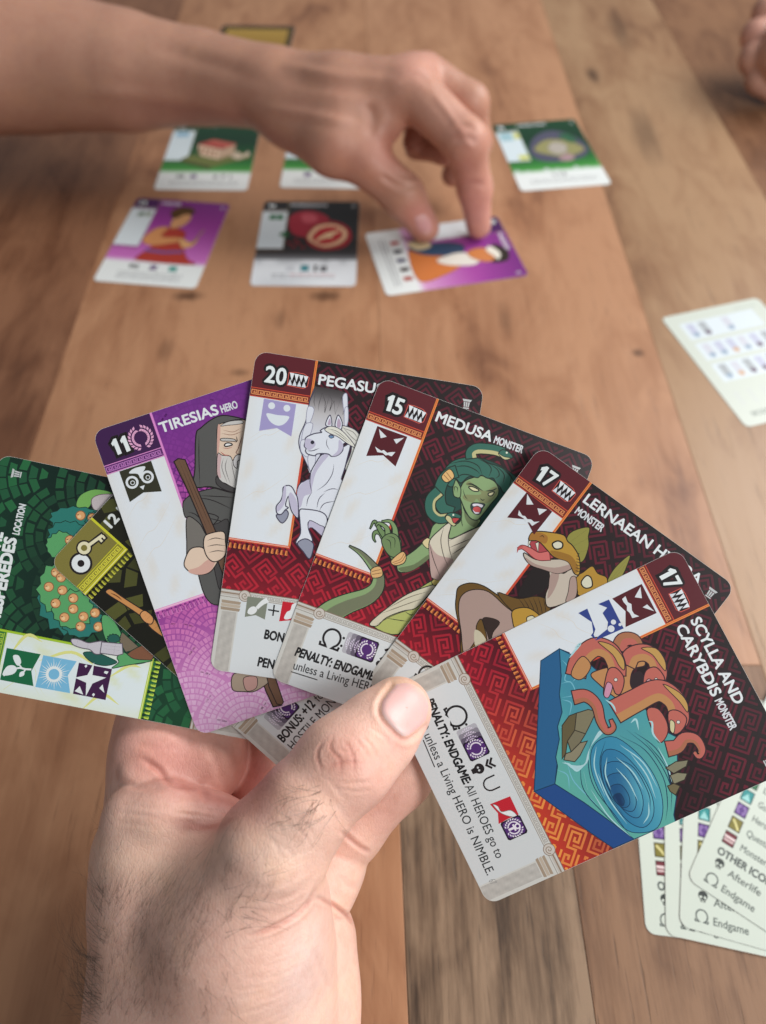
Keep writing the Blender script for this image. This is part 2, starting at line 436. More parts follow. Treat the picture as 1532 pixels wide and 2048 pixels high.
def skin(name, fine=1.0, sss=0.12):
    m, nt, b = newmat(name); L = nt.links
    a = nd(nt, 'ShaderNodeVertexColor'); a.layer_name = 'tint'
    tc = nd(nt, 'ShaderNodeTexCoord')
    n1 = nd(nt, 'ShaderNodeTexNoise', Scale=90.0, Detail=4.0, Roughness=0.6); L.new(tc.outputs['Object'], n1.inputs[0])
    n2 = nd(nt, 'ShaderNodeTexNoise', Scale=420.0, Detail=3.0, Roughness=0.6); L.new(tc.outputs['Object'], n2.inputs[0])
    r = ramp(nt, [(0.32, (0.97, 0.935, 0.925)), (0.5, (1, 1, 1)), (0.7, (1.06, 1.05, 1.0))]); L.new(n1.outputs[0], r.inputs[0])
    c = mixc(nt, 1.0, a.outputs[0], r.outputs[0], 'MULTIPLY')
    r2 = ramp(nt, [(0.35, (0.94, 0.90, 0.88)), (0.55, (1, 1, 1))]); L.new(n2.outputs[0], r2.inputs[0])
    c = mixc(nt, 0.8, c, r2.outputs[0], 'MULTIPLY')
    L.new(c, b.inputs['Base Color'])
    b.inputs['Subsurface Weight'].default_value = sss; b.inputs['Subsurface Scale'].default_value = 0.003
    b.inputs['Subsurface Radius'].default_value = (1.0, 0.4, 0.22)
    b.inputs['Roughness'].default_value = 0.47; b.inputs['Specular IOR Level'].default_value = 0.42
    # skin relief: cell-like wrinkles stretched, plus pores
    v = nd(nt, 'ShaderNodeTexVoronoi', Scale=1000.0); v.feature = 'DISTANCE_TO_EDGE'
    mp = nd(nt, 'ShaderNodeMapping'); mp.inputs['Scale'].default_value = (1.0, 0.45, 1.0); mp.inputs['Rotation'].default_value = (0, 0, 0.6)
    wv = mixc(nt, 0.25, tc.outputs['Object'], n1.outputs[1], 'ADD'); L.new(tc.outputs['Object'], mp.inputs[0]); L.new(mp.outputs[0], v.inputs['Vector'])
    vr = mathn(nt, 'MULTIPLY', v.outputs[0], 6.0, True)
    h = mathn(nt, 'ADD', mathn(nt, 'MULTIPLY', vr, 0.5), n2.outputs[0])
    bp = nd(nt, 'ShaderNodeBump', Strength=0.15*fine, Distance=0.0006); L.new(h, bp.inputs['Height']); L.new(bp.outputs[0], b.inputs['Normal'])
    return m
MAT_SKIN = skin('skin'); MAT_SKIN_FAR = skin('skin_far', 0.4)


HZ = 1.7814
def hz(pts): return [(100+x/HZ, 1300+y/HZ) for x, y in pts]     # points read off an enlarged view of the hand
# ---- the near hand: a left hand that holds the fan, seen from its thumb side
def near_hand():
    s = Solid((-90, 35, 152), (22, 170, 254), 0.52)
    A = 'a'
    # forearm and wrist (runs out of the frame towards the camera)
    s.chain(A, [pc(400, 2420, 190), pc(428, 2080, 203), pc(446, 1900, 205)], [35, 31.5, 30], 8, flat=(0.1, 0.1, 1), fs=0.72)
    # back of the hand: metacarpals of the index side up to its knuckle
    s.chain(A, [pc(350, 2000, 208), pc(335, 1780, 206), pc(318, 1700, 208)], [19, 17.5, 15.0], 9)
    s.chain(A, [pc(330, 1990, 212), pc(312, 1700, 212)], [18, 14.0], 9)
    # body of the palm behind
    s.chain(A, [pc(450, 1980, 214), pc(450, 1780, 216)], [23, 21], 9, flat=(0, 0, 1), fs=0.7)
    # thumb: metacarpal, proximal, distal
    s.chain(A, [pc(455, 2010, 196), pc(480, 1860, 191), pc(545, 1700, 186)], [20, 18, 13.2], 10)
    s.chain(A, [pc(545, 1700, 186), pc(612, 1610, 186.5), pc(690, 1527, 189.5), pc(752, 1468, 194)], [12.6, 10.7, 10.6, 9.5], 5)
    s.chain(A, [pc(752, 1468, 194), pc(796, 1421, 199.6)], [9.7, 8.7], 5)
    s.ell(A, pc(690, 1525, 188.5), (11.0, 10.6, 10.4), None, 4)
    # thenar bulge
    s.cap(A, pc(513, 1800, 196), pc(485, 1990, 201), 15, 17, 10)
    # web between thumb and index
    s.chain(A, [pc(310, 1715, 206), pc(400, 1742, 204), pc(490, 1722, 199)], [11, 11, 9], 8)
    s.chain('w', [pc(275, 1640, 205), pc(330, 1640, 203.5), pc(420, 1652, 206), pc(520, 1672, 206)], [9.5, 9, 7.6, 6.5], 6)
    s.chain('w', [pc(290, 1700, 206), pc(400, 1700, 207)], [10, 9], 6)
    # index finger: knuckle, then up behind the cards
    s.chain('i', [pc(320, 1600, 217), pc(328, 1508, 224), pc(338, 1440, 230), pc(350, 1380, 233)], [15.0, 14.2, 13.4, 12.5], 6)
    s.chain('i', [pc(380, 1590, 218), pc(412, 1515, 224), pc(424, 1440, 231)], [10, 10.8, 10.5], 5)
    s.ell('i', pc(296, 1557, 209), (7.5, 3.6, 5), [(0.97, 0.24, 0), (-0.24, 0.97, 0), (0, 0, 1)], 2.0)
    s.ell('i', pc(300, 1500, 215), (9, 6, 6), None, 4)
    s.chain('i', [pc(350, 1380, 233), pc(480, 1290, 231), pc(600, 1250, 228)], [11.5, 10, 8.5], 5)
    # middle finger in the shade behind
    s.chain('m', [pc(560, 1760, 228), pc(540, 1560, 235), pc(600, 1400, 236)], [13, 12, 10], 6)
    s.chain('m', [pc(600, 1400, 236), pc(720, 1340, 230), pc(800, 1330, 226)], [10, 9, 8], 4)
    # ring finger that comes out to the right below the thumb
    s.chain('r', [pc(600, 1740, 225), pc(690, 1655, 224), pc(795, 1545, 223), pc(850, 1470, 221)], [13, 10.6, 9.8, 8.4], 4)
    # palm pads on the far side of the thumb
    s.chain('p', [pc(575, 1720, 222), pc(612, 1760, 220), pc(632, 1785, 218)], [13, 12.0, 10.5], 5)
    s.cap('p', pc(590, 1690, 222), pc(656, 1722, 222), 11, 11.3, 4)
    s.chain('q', [pc(606, 1885, 219), pc(598, 1990, 216), pc(585, 2150, 210)], [14.5, 15.3, 16.5], 6)
    s.chain('q', [pc(560, 1900, 214), pc(560, 2150, 206)], [18, 20], 8)
    v = s.merge(['a', 'w', 'i', 'm', 'r', 'p', 'q'], [1.6, 0.9, 1.2, 0.8, 0.7, 0.7])
    P, f = s.mesh(v); P = relax(P, f, 2)
    N = vnormals(P, f)
    C = lambda pts, d, w, e=0.25: crease(P, N, hz(pts), d, w, e)
    P = C([(250, 470), (330, 492), (420, 488)], 0.25, 6)
    P = C([(320, 385), (385, 425), (425, 470), (520, 492)], 0.6, 6)
    P = C([(300, 330), (380, 350), (470, 345)], 0.25, 9)
    P = C([(530, 470), (552, 520), (560, 545)], 0.4, 6)
    P = C([(560, 330), (600, 420), (612, 500)], 0.25, 9)
    P = C([(700, 1022), (800, 987), (880, 942), (922, 897), (946, 850)], 0.7, 4.5)
    P = C([(760, 905), (850, 880), (940, 815)], 0.2, 7)
    P = C([(945, 880), (1000, 905), (1050, 942), (1092, 980)], 0.7, 4.5, 0.12)
    P = C([(1035, 645), (1090, 692), (1142, 724)], 0.5, 4.5, 0.15)
    P = C([(1020, 800), (1060, 840), (1095, 850)], 0.3, 7)
    P = C([(940, 1060), (960, 1130), (1005, 1230)], 0.4, 7)
    P = C([(1180, 560), (1250, 500), (1300, 480)], 0.2, 8)
    # knuckle wrinkles of the thumb
    for pts, d in (([(975, 322), (952, 372), (972, 440)], 0.211), ([(1010, 305), (1000, 350), (1035, 395), (1032, 445)], 0.211),
                   ([(1050, 322), (1078, 372), (1085, 440)], 0.186), ([(985, 420), (1040, 402), (1120, 398)], 0.161), ([(985, 462), (1060, 474), (1150, 470)], 0.174),
                   ([(1100, 300), (1150, 350), (1168, 420)], 0.149), ([(1020, 350), (1060, 365), (1110, 345)], 0.149), ([(1000, 480), (1080, 505), (1150, 500)], 0.136),
                   ([(1130, 270), (1200, 320), (1220, 380)], 0.124), ([(1090, 250), (1130, 240), (1170, 250)], 0.099), ([(1060, 290), (1100, 330), (1150, 400)], 0.099)):
        P = C(pts, d, 3.0, 0.3)
    rr = np.random.RandomState(4)
    # fine lines across the ball of the thumb and the wrist, and on the web
    for i in range(26):
        t = i/25.0; x0 = 960-60*t+rr.uniform(-15, 15); y0 = 700+620*t
        L = rr.uniform(160, 330)
        P = C([(x0-L, y0+L*0.30+rr.uniform(-12, 12)), (x0-L*0.5, y0+L*0.18), (x0, y0-L*0.06)], rr.uniform(.05, .12), 4.5, 0.4)
    for i in range(16):
        x0 = rr.uniform(200, 520); y0 = rr.uniform(500, 640); L = rr.uniform(90, 180)
        P = C([(x0, y0), (x0+L/2, y0+8), (x0+L, y0+rr.uniform(8, 24))], rr.uniform(.06, .14), 4, 0.4)
    for i in range(12):
        x0 = rr.uniform(690, 1000); y0 = 640-(x0-690)*0.75+rr.uniform(0, 130); L = rr.uniform(60, 130)
        P = C([(x0, y0), (x0+L*0.45, y0+L*0.3), (x0+L*0.7, y0+L*0.75)], rr.uniform(.05, .1), 4, 0.4)
    # nail bed: groove along the cuticle and both sides
    P = C([(1225, 112), (1190, 160), (1170, 200), (1178, 240), (1215, 282), (1262, 322), (1300, 306), (1350, 262)], 0.55, 5, 0.05)
    N = vnormals(P, f)
    return P, f, N
NP, NF, NN = near_hand()
def tint(P, base, blobs):
    XY = project(P); c = np.tile(np.array(s2l(base)), (len(P), 1))
    for (x, y, rx, ry, ang, col, st) in blobs:
        a = math.radians(ang); dx, dy = XY[:, 0]-x, XY[:, 1]-y
        u = (dx*math.cos(a)+dy*math.sin(a))/rx; w = (-dx*math.sin(a)+dy*math.cos(a))/ry
        k = (st*np.exp(-(u*u+w*w)))[:, None]; c = c*(1-k)+np.array(s2l(col))*k
    return c
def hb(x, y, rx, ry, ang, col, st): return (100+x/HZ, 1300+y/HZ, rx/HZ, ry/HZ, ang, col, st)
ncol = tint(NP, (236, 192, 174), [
    hb(440, 380, 260, 130, 10, (216, 146, 134), 0.85), hb(600, 540, 190, 70, 15, (206, 136, 126), 0.75), hb(740, 450, 80, 150, 0, (190, 110, 104), 0.8),  # last blob: occlusion shade over the middle finger, painted into the skin colour
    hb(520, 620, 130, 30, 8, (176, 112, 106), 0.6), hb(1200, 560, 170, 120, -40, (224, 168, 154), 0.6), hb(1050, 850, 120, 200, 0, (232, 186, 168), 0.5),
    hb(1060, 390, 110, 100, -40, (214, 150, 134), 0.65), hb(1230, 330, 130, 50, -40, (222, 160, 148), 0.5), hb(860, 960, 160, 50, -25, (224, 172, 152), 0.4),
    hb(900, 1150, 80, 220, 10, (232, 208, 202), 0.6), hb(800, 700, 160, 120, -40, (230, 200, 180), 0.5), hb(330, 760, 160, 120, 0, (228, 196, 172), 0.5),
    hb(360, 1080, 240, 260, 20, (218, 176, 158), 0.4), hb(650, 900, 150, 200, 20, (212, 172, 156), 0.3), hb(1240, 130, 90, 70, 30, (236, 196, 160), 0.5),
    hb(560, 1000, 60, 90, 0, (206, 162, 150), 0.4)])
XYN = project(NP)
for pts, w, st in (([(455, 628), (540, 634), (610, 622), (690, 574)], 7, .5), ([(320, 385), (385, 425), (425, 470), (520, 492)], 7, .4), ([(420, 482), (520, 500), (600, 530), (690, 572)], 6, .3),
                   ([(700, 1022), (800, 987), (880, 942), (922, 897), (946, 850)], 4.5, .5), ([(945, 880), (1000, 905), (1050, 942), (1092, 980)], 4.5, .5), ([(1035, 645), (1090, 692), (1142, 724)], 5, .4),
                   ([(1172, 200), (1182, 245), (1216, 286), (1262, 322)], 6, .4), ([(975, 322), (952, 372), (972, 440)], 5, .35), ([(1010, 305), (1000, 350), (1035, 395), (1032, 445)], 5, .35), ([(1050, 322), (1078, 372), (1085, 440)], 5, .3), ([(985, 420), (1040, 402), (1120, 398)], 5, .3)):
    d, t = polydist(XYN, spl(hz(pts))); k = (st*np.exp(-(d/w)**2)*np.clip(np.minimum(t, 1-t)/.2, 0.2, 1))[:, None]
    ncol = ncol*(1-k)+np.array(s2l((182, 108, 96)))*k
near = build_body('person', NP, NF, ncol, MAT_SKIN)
tag(near, 'left hand with hairy wrist holding the fan of cards', 'person')
# ---- thumb nail: a thin domed plate seated in the groove
NEAR_BVH = BVHTree.FromPolygons([c2w(p) for p in NP], NF.tolist())
def on_hand(px, py, bvh=NEAR_BVH):
    d = (FWD+RIGHT*((px-766)/F)+DOWN*((py-1024)/F)).normalized()
    return bvh.ray_cast(CAMP, d)[:2]
MAT_NAIL, _nt, _b = newmat('nail')
_a = nd(_nt, 'ShaderNodeVertexColor'); _a.layer_name = 'tint'; _nt.links.new(_a.outputs[0], _b.inputs['Base Color'])
_b.inputs['Roughness'].default_value = 0.28; _b.inputs['Subsurface Weight'].default_value = 0.1; _b.inputs['Subsurface Scale'].default_value = 0.001
_n = nd(_nt, 'ShaderNodeTexNoise', Scale=700.0, Detail=2.0); _bp = nd(_nt, 'ShaderNodeBump', Strength=0.12, Distance=0.0003); _nt.links.new(_n.outputs[0], _bp.inputs['Height']); _nt.links.new(_bp.outputs[0], _b.inputs['Normal'])
def nail_plate(outline, centre, bvh, parent, lift=0.00045, free=None, cols=None):
    o = spl(list(outline)+[outline[0]], 5)[:-1]; c = np.array(centre, float); V = []; Fc = []; K = []
    rings = 9; n = len(o)
    for r in range(rings):
        t = r/(rings-1.0)
        for i in range(n):
            p = c+(o[i]-c)*max(t, 0.02); hit, nn = on_hand(*p, bvh)
            if hit is None: hit, nn = on_hand(*(c+(o[i]-c)*t*0.93), bvh)
            V.append(hit+nn*(lift*(1-t**5)-0.00012*t**8))
            u = ((p-np.array(free[0]))@(np.array(free[1])-np.array(free[0])))/np.sum((np.array(free[1])-np.array(free[0]))**2)
            K.append((u, t))
    for r in range(rings-1):
        for i in range(n):
            j = (i+1) % n; Fc.append((r*n+i, r*n+j, (r+1)*n+j, (r+1)*n+i))
    V.append(V[0]); 
    me = bpy.data.meshes.new('thumb_nail'); me.from_pydata([tuple(v) for v in V], [], Fc)
    for p in me.polygons: p.use_smooth = True
    ca = me.color_attributes.new('tint', 'FLOAT_COLOR', 'POINT')
    base, white, lun = [np.array(s2l(q)) for q in cols]
    for i in range(len(V)):
        u, t = K[min(i, len(K)-1)]
        k = base.copy()
        a = min(max((u-0.80)/0.1, 0), 1)*0.75; k = k*(1-a)+white*a
        b = min(max((0.26-u)/0.12, 0), 1)*0.6; k = k*(1-b)+lun*b
        ca.data[i].color = (*k, 1)
    bm = bmesh.new(); bm.from_mesh(me); bmesh.ops.remove_doubles(bm, verts=bm.verts[:], dist=1e-6); bmesh.ops.recalc_face_normals(bm, faces=bm.faces[:]); bm.to_mesh(me); bm.free()
    return link('thumb_nail', me, parent, MAT_NAIL)
nail_plate(hz([(1232, 116), (1196, 158), (1174, 200), (1182, 238), (1216, 278), (1260, 316), (1300, 296), (1338, 258), (1353, 205), (1345, 160), (1318, 128), (1276, 112)]),
           hz([(1268, 208)])[0], NEAR_BVH, near, free=(hz([(1200, 290)])[0], hz([(1335, 125)])[0]), cols=((228, 182, 176), (236, 212, 190), (238, 212, 206)))
# ---- hair
MAT_HAIR, _nt, _b = newmat('body_hair')
_n = nd(_nt, 'ShaderNodeTexNoise', Scale=300.0); _r = ramp(_nt, [(0.3, (0.05, 0.032, 0.024)), (0.7, (0.11, 0.072, 0.052))]); _nt.links.new(_n.outputs[0], _r.inputs[0]); _nt.links.new(_r.outputs[0], _b.inputs['Base Color']); _b.inputs['Roughness'].default_value = 0.5
class Hair:
    def __init__(s): s.V = []; s.F = []
    def strand(s, px, py, ang, length, curl, lift, rad, bvh=NEAR_BVH, rng=random):
        hit, n = on_hand(px, py, bvh)
        if hit is None: return
        a = math.radians(ang); d = RIGHT*math.cos(a)+DOWN*math.sin(a)
        d = (d-n*d.dot(n)).normalized(); side = n.cross(d)
        p = hit-n*0.0002; segs = 7; prev = None; step = length/segs
        for k in range(segs+1):
            t = k/segs
            dirv = (d+n*(lift*(1-1.5*t))+side*(curl*(t-0.15))).normalized()
            w1 = dirv.cross(n).normalized(); w2 = dirv.cross(w1)
            r = rad*(1-0.8*t); b = len(s.V)
            for q in range(3):
                al = q*2.0944; s.V.append(tuple(p+w1*(r*math.cos(al))+w2*(r*math.sin(al))))
            if prev is not None:
                for q in range(3): s.F.append((prev+q, prev+(q+1) % 3, b+(q+1) % 3, b+q))
            prev = b; p = p+dirv*step
    def done(s, name, parent):
        me = bpy.data.meshes.new(name); me.from_pydata(s.V, [], s.F)
        o = link(name, me, parent, MAT_HAIR); o['kind'] = 'stuff'; return o
def inpoly(x, y, poly):
    r = False; j = len(poly)-1
    for i in range(len(poly)):
        if (poly[i][1] > y) != (poly[j][1] > y) and x < (poly[j][0]-poly[i][0])*(y-poly[i][1])/(poly[j][1]-poly[i][1])+poly[i][0]: r = not r
        j = i
    return r
def scatter(h, poly, n, ang, dang, ln, curl, lift, rad, rg):
    poly = hz(poly); xs = [p[0] for p in poly]; ys = [p[1] for p in poly]; k = 0; tries = 0
    while k < n and tries < n*30:
        tries += 1
        x, y = rg.uniform(min(xs), max(xs)), rg.uniform(min(ys), max(ys))
        if not inpoly(x, y, poly): continue
        h.strand(x, y, ang+rg.gauss(0, dang), rg.uniform(*ln), rg.gauss(curl[0], curl[1]), rg.uniform(*lift), rad*rg.uniform(0.75, 1.25)); k += 1
rg = random.Random(5); h = Hair()
scatter(h, [(860, 480), (1000, 470), (1030, 560), (1010, 650), (850, 640), (830, 560)], 34, 158, 24, (0.006, 0.013), (0.25, 0.7), (0.15, 0.5), 0.000040, rg)
scatter(h, [(500, 740), (640, 690), (770, 760), (760, 900), (650, 1000), (520, 990), (480, 850)], 44, -62, 22, (0.006, 0.013), (0.5, 0.6), (0.1, 0.5), 0.000027, rg)
scatter(h, [(620, 850), (740, 860), (720, 960), (610, 1050), (560, 960)], 16, -8, 24, (0.007, 0.013), (-0.3, 0.5), (0.1, 0.45), 0.000040, rg)
scatter(h, [(180, 850), (420, 820), (520, 900), (540, 1050), (420, 1330), (120, 1330), (150, 1050)], 400, -60, 15, (0.005, 0.012), (0.1, 0.45), (0.08, 0.4), 0.000025, rg)
scatter(h, [(480, 1080), (640, 1050), (660, 1250), (540, 1300), (480, 1200)], 16, 60, 25, (0.008, 0.014), (-0.5, 0.5), (0.1, 0.35), 0.000028, rg)
scatter(h, [(165, 860), (215, 860), (205, 1050), (160, 1100)], 60, -125, 32, (0.007, 0.013), (0.3, 1.0), (0.3, 0.9), 0.000028, rg)
scatter(h, [(130, 1090), (200, 1090), (190, 1335), (105, 1335)], 150, -140, 38, (0.010, 0.019), (0.5, 1.3), (0.4, 1.1), 0.000030, rg)
scatter(h, [(175, 480), (230, 480), (230, 850), (170, 850)], 14, -120, 30, (0.005, 0.009), (0.3, 0.8), (0.2, 0.6), 0.00003, rg)
h.done('arm_hair', near)

# ---- the reaching arm across the table
def far_hand():
    s = Solid((-340, -330, 395), (95, -135, 520), 1.15)
    a = 'a'
    s.chain(a, [ph(-420, 100, 84), ph(60, 118, 66), ph(250, 144, 62), ph(400, 156, 62), ph(545, 178, 66)], [51, 42.5, 34, 26.5, 22.5], 4)
    s.chain(a, [ph(545, 176, 66), ph(680, 190, 70), ph(790, 178, 76)], [22.5, 23, 18], 7, flat=(0, 0.6, 0.8), fs=0.9)
    s.chain(a, [ph(560, 215, 60), ph(690, 240, 62), ph(760, 225, 66)], [18, 18, 13], 8)
    s.ell(a, ph(833, 150, 80), (13, 12, 12), None, 8)
    # index
    s.chain('x', [ph(822, 180, 78), ph(932, 283, 62), ph(949, 375, 32), ph(957, 452, 8.5)], [14.2, 12.2, 10.0, 7.8], 5)
    # middle, ring, little behind it
    s.chain('y', [ph(850, 150, 76), ph(940, 205, 66), ph(952, 285, 40), ph(905, 350, 20)], [12.5, 10.6, 9.4, 7.2], 5)
    s.chain('z', [ph(830, 170, 68), ph(905, 235, 56), ph(890, 300, 40), ph(830, 298, 34)], [11, 9, 8, 6.5], 5)
    s.chain('v', [ph(790, 190, 60), ph(840, 235, 52), ph(825, 285, 42)], [10, 8, 6.2], 5)
    # thumb with the ball at its base
    s.chain(a, [ph(590, 235, 58), ph(670, 290, 54), ph(735, 326, 47)], [19, 16.5, 12.5], 9)
    s.chain(a, [ph(735, 326, 47), ph(806, 391, 31), ph(849, 455, 10)], [13.6, 12.4, 9.3], 5)
    s.chain(a, [ph(720, 290, 56), ph(770, 250, 62)], [7, 9], 10)
    v = s.merge(['a', 'x', 'y', 'z', 'v'], [7.0, 4.0, 3.0, 3.0])
    P, f = s.mesh(v); P = relax(P, f, 3); return P, f, vnormals(P, f)
FP, FF, FN = far_hand()
for pts, d, w in (([(760, 350), (800, 372), (838, 372)], .9, 6), ([(775, 335), (812, 352), (840, 350)], .6, 6), ([(560, 130), (680, 150), (800, 160)], -.9, 9), ([(560, 160), (690, 180), (790, 190)], .7, 10),
                  ([(520, 215), (620, 230), (720, 250)], -.8, 9), ([(730, 205), (745, 235), (740, 275)], .9, 10), ([(905, 262), (930, 250), (952, 262)], .7, 6), ([(905, 285), (930, 275), (955, 285)], .6, 6), ([(800, 165), (830, 150), (860, 165)], .5, 7),
                  ([(300, 90), (430, 130), (540, 165)], .8, 14), ([(150, 180), (330, 200), (480, 225)], -.8, 14), ([(925, 372), (950, 366), (972, 372)], .5, 5), ([(860, 180), (900, 230), (945, 300)], -.5, 6)):
    FP = crease(FP, FN, pts, d, w)
FN = vnormals(FP, FF)
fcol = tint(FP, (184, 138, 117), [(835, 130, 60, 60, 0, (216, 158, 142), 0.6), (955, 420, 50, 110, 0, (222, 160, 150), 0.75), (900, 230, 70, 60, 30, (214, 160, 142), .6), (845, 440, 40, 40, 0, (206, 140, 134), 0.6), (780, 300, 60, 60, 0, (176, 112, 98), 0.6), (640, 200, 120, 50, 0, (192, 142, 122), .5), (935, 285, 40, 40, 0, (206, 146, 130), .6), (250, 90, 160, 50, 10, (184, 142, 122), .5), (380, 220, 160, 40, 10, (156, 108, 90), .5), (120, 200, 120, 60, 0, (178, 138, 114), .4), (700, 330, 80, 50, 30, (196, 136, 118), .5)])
arm = build_body('person', FP, FF, fcol, MAT_SKIN_FAR)
tag(arm, 'bare forearm from the left reaching down with thumb and fingertip on a purple card', 'person')
FAR_BVH = BVHTree.FromPolygons([c2w(p) for p in FP], FF.tolist())
nail_plate([(828, 436), (846, 428), (861, 440), (863, 460), (852, 472), (836, 462)], (846, 449), FAR_BVH, arm, 0.0006, free=((846, 428), (850, 472)), cols=((206, 158, 156), (214, 186, 170), (214, 176, 170)))
# ---- a third player's fist at the top right corner
def fist():
    s = Solid((225, -425, 520), (430, -215, 700), 1.3)
    a = 'a'
    for i, (x, y, h_, r) in enumerate(((1535, 25, 46, 10.5), (1512, 72, 36, 10.5), (1508, 118, 26, 10.5), (1519, 160, 16, 9.5))):
        s.chain('f%d' % i, [ph(x+110, y-24, h_+6), ph(x, y, h_), ph(x+26, y+22, h_-5)], [r+1.5, r, r*0.9], 4)
    s.chain(a, [ph(1620, 70, 42), ph(1750, 60, 46), ph(1950, 40, 56)], [27, 30, 34], 10)
    s.cap(a, ph(1580, 110, 34), ph(1640, 90, 36), 22, 24, 8)
    v = s.merge(['a', 'f0', 'f1', 'f2', 'f3'], [4, 2.5, 2.5, 2.5]); P, f = s.mesh(v); return relax(P, f, 2), f
TP, TFc = fist()
third = build_body('person', TP, TFc, tint(TP, (196, 150, 132), [(1500, 60, 40, 40, 0, (206, 150, 136), .5)]), MAT_SKIN_FAR)
tag(third, 'closed fist resting on the table, cut off by the top right corner', 'person')
# ------------------------------------------------------------------ flat print: polygons laid on a card, a few microns apart
def zoomer(x0, y0, k): return lambda pts: [(x0+x/k, y0+y/k) for x, y in pts]
ZA = zoomer(0, 880, 2.946); ZB = zoomer(180, 740, 2.946); ZT = zoomer(300, 760, 5.107); ZP = zoomer(420, 690, 4.0316)
ZM = zoomer(820, 880, 5.107); ZD = zoomer(600, 760, 2.5533); ZE = zoomer(580, 1060, 3.83); ZH = zoomer(780, 900, 2.1886)
ZS = zoomer(980, 1100, 2.7754); ZF = zoomer(720, 1250, 3.4818); ZR = zoomer(1240, 1520, 5.12); ZC = zoomer(420, 690, 2.7357)
INK = (38, 32, 34)
_glyphs = {}
def glyphs(txt):
    if txt in _glyphs: return _glyphs[txt]
    c = bpy.data.curves.new('letters', 'FONT'); c.body = txt; c.size = 1; c.resolution_u = 4; c.fill_mode = 'FRONT'
    o = bpy.data.objects.new('letters', c); COL.objects.link(o)
    dg = bpy.context.evaluated_depsgraph_get(); dg.update()
    me = o.evaluated_get(dg).to_mesh(); me.calc_loop_triangles()
    V = [(v.co.x, v.co.y) for v in me.vertices]; T = [tuple(t.vertices) for t in me.loop_triangles]
    o.evaluated_get(dg).to_mesh_clear(); bpy.data.objects.remove(o); bpy.data.curves.remove(c)
    xs = [v[0] for v in V] or [0, 1]; x0 = min(xs)
    _glyphs[txt] = ([(x-x0, y) for x, y in V], T, max(xs)-x0); return _glyphs[txt]
CAP = 0.70                       # cap height of the built-in face at size 1
def closed(pts, n=4):
    p = [tuple(q) for q in pts]; m = len(p); out = []
    for i in range(m):
        a, b, c, d = p[i-1], p[i], p[(i+1) % m], p[(i+2) % m]
        for k in range(n):
            t = k/n
            out.append(tuple(0.5*(2*b[j]+(c[j]-a[j])*t+(2*a[j]-5*b[j]+4*c[j]-d[j])*t*t+(3*b[j]-a[j]-3*c[j]+d[j])*t**3) for j in (0, 1)))
    return out
def clip_tri(tri, col, poly):
    """Sutherland-Hodgman of a coloured triangle against a convex polygon"""
    P = [(*tri[i], *col[i]) for i in range(3)]; m = len(poly)
    for i in range(m):
        ax, ay = poly[i]; bx, by = poly[(i+1) % m]; out = []
        f = lambda p: (bx-ax)*(p[1]-ay)-(by-ay)*(p[0]-ax)
        for j in range(len(P)):
            p, q = P[j-1], P[j]; fp, fq = f(p), f(q)
            if (fp >= 0) != (fq >= 0):
                t = fp/(fp-fq); out.append(tuple(p[k]+(q[k]-p[k])*t for k in range(5)))
            if fq >= 0: out.append(q)
        P = out
        if not P: return []
    return P
INSET = [(0.045+x*(CW-0.09)/CW, 0.045+y*(CH-0.09)/CH) for x, y in ROUND]
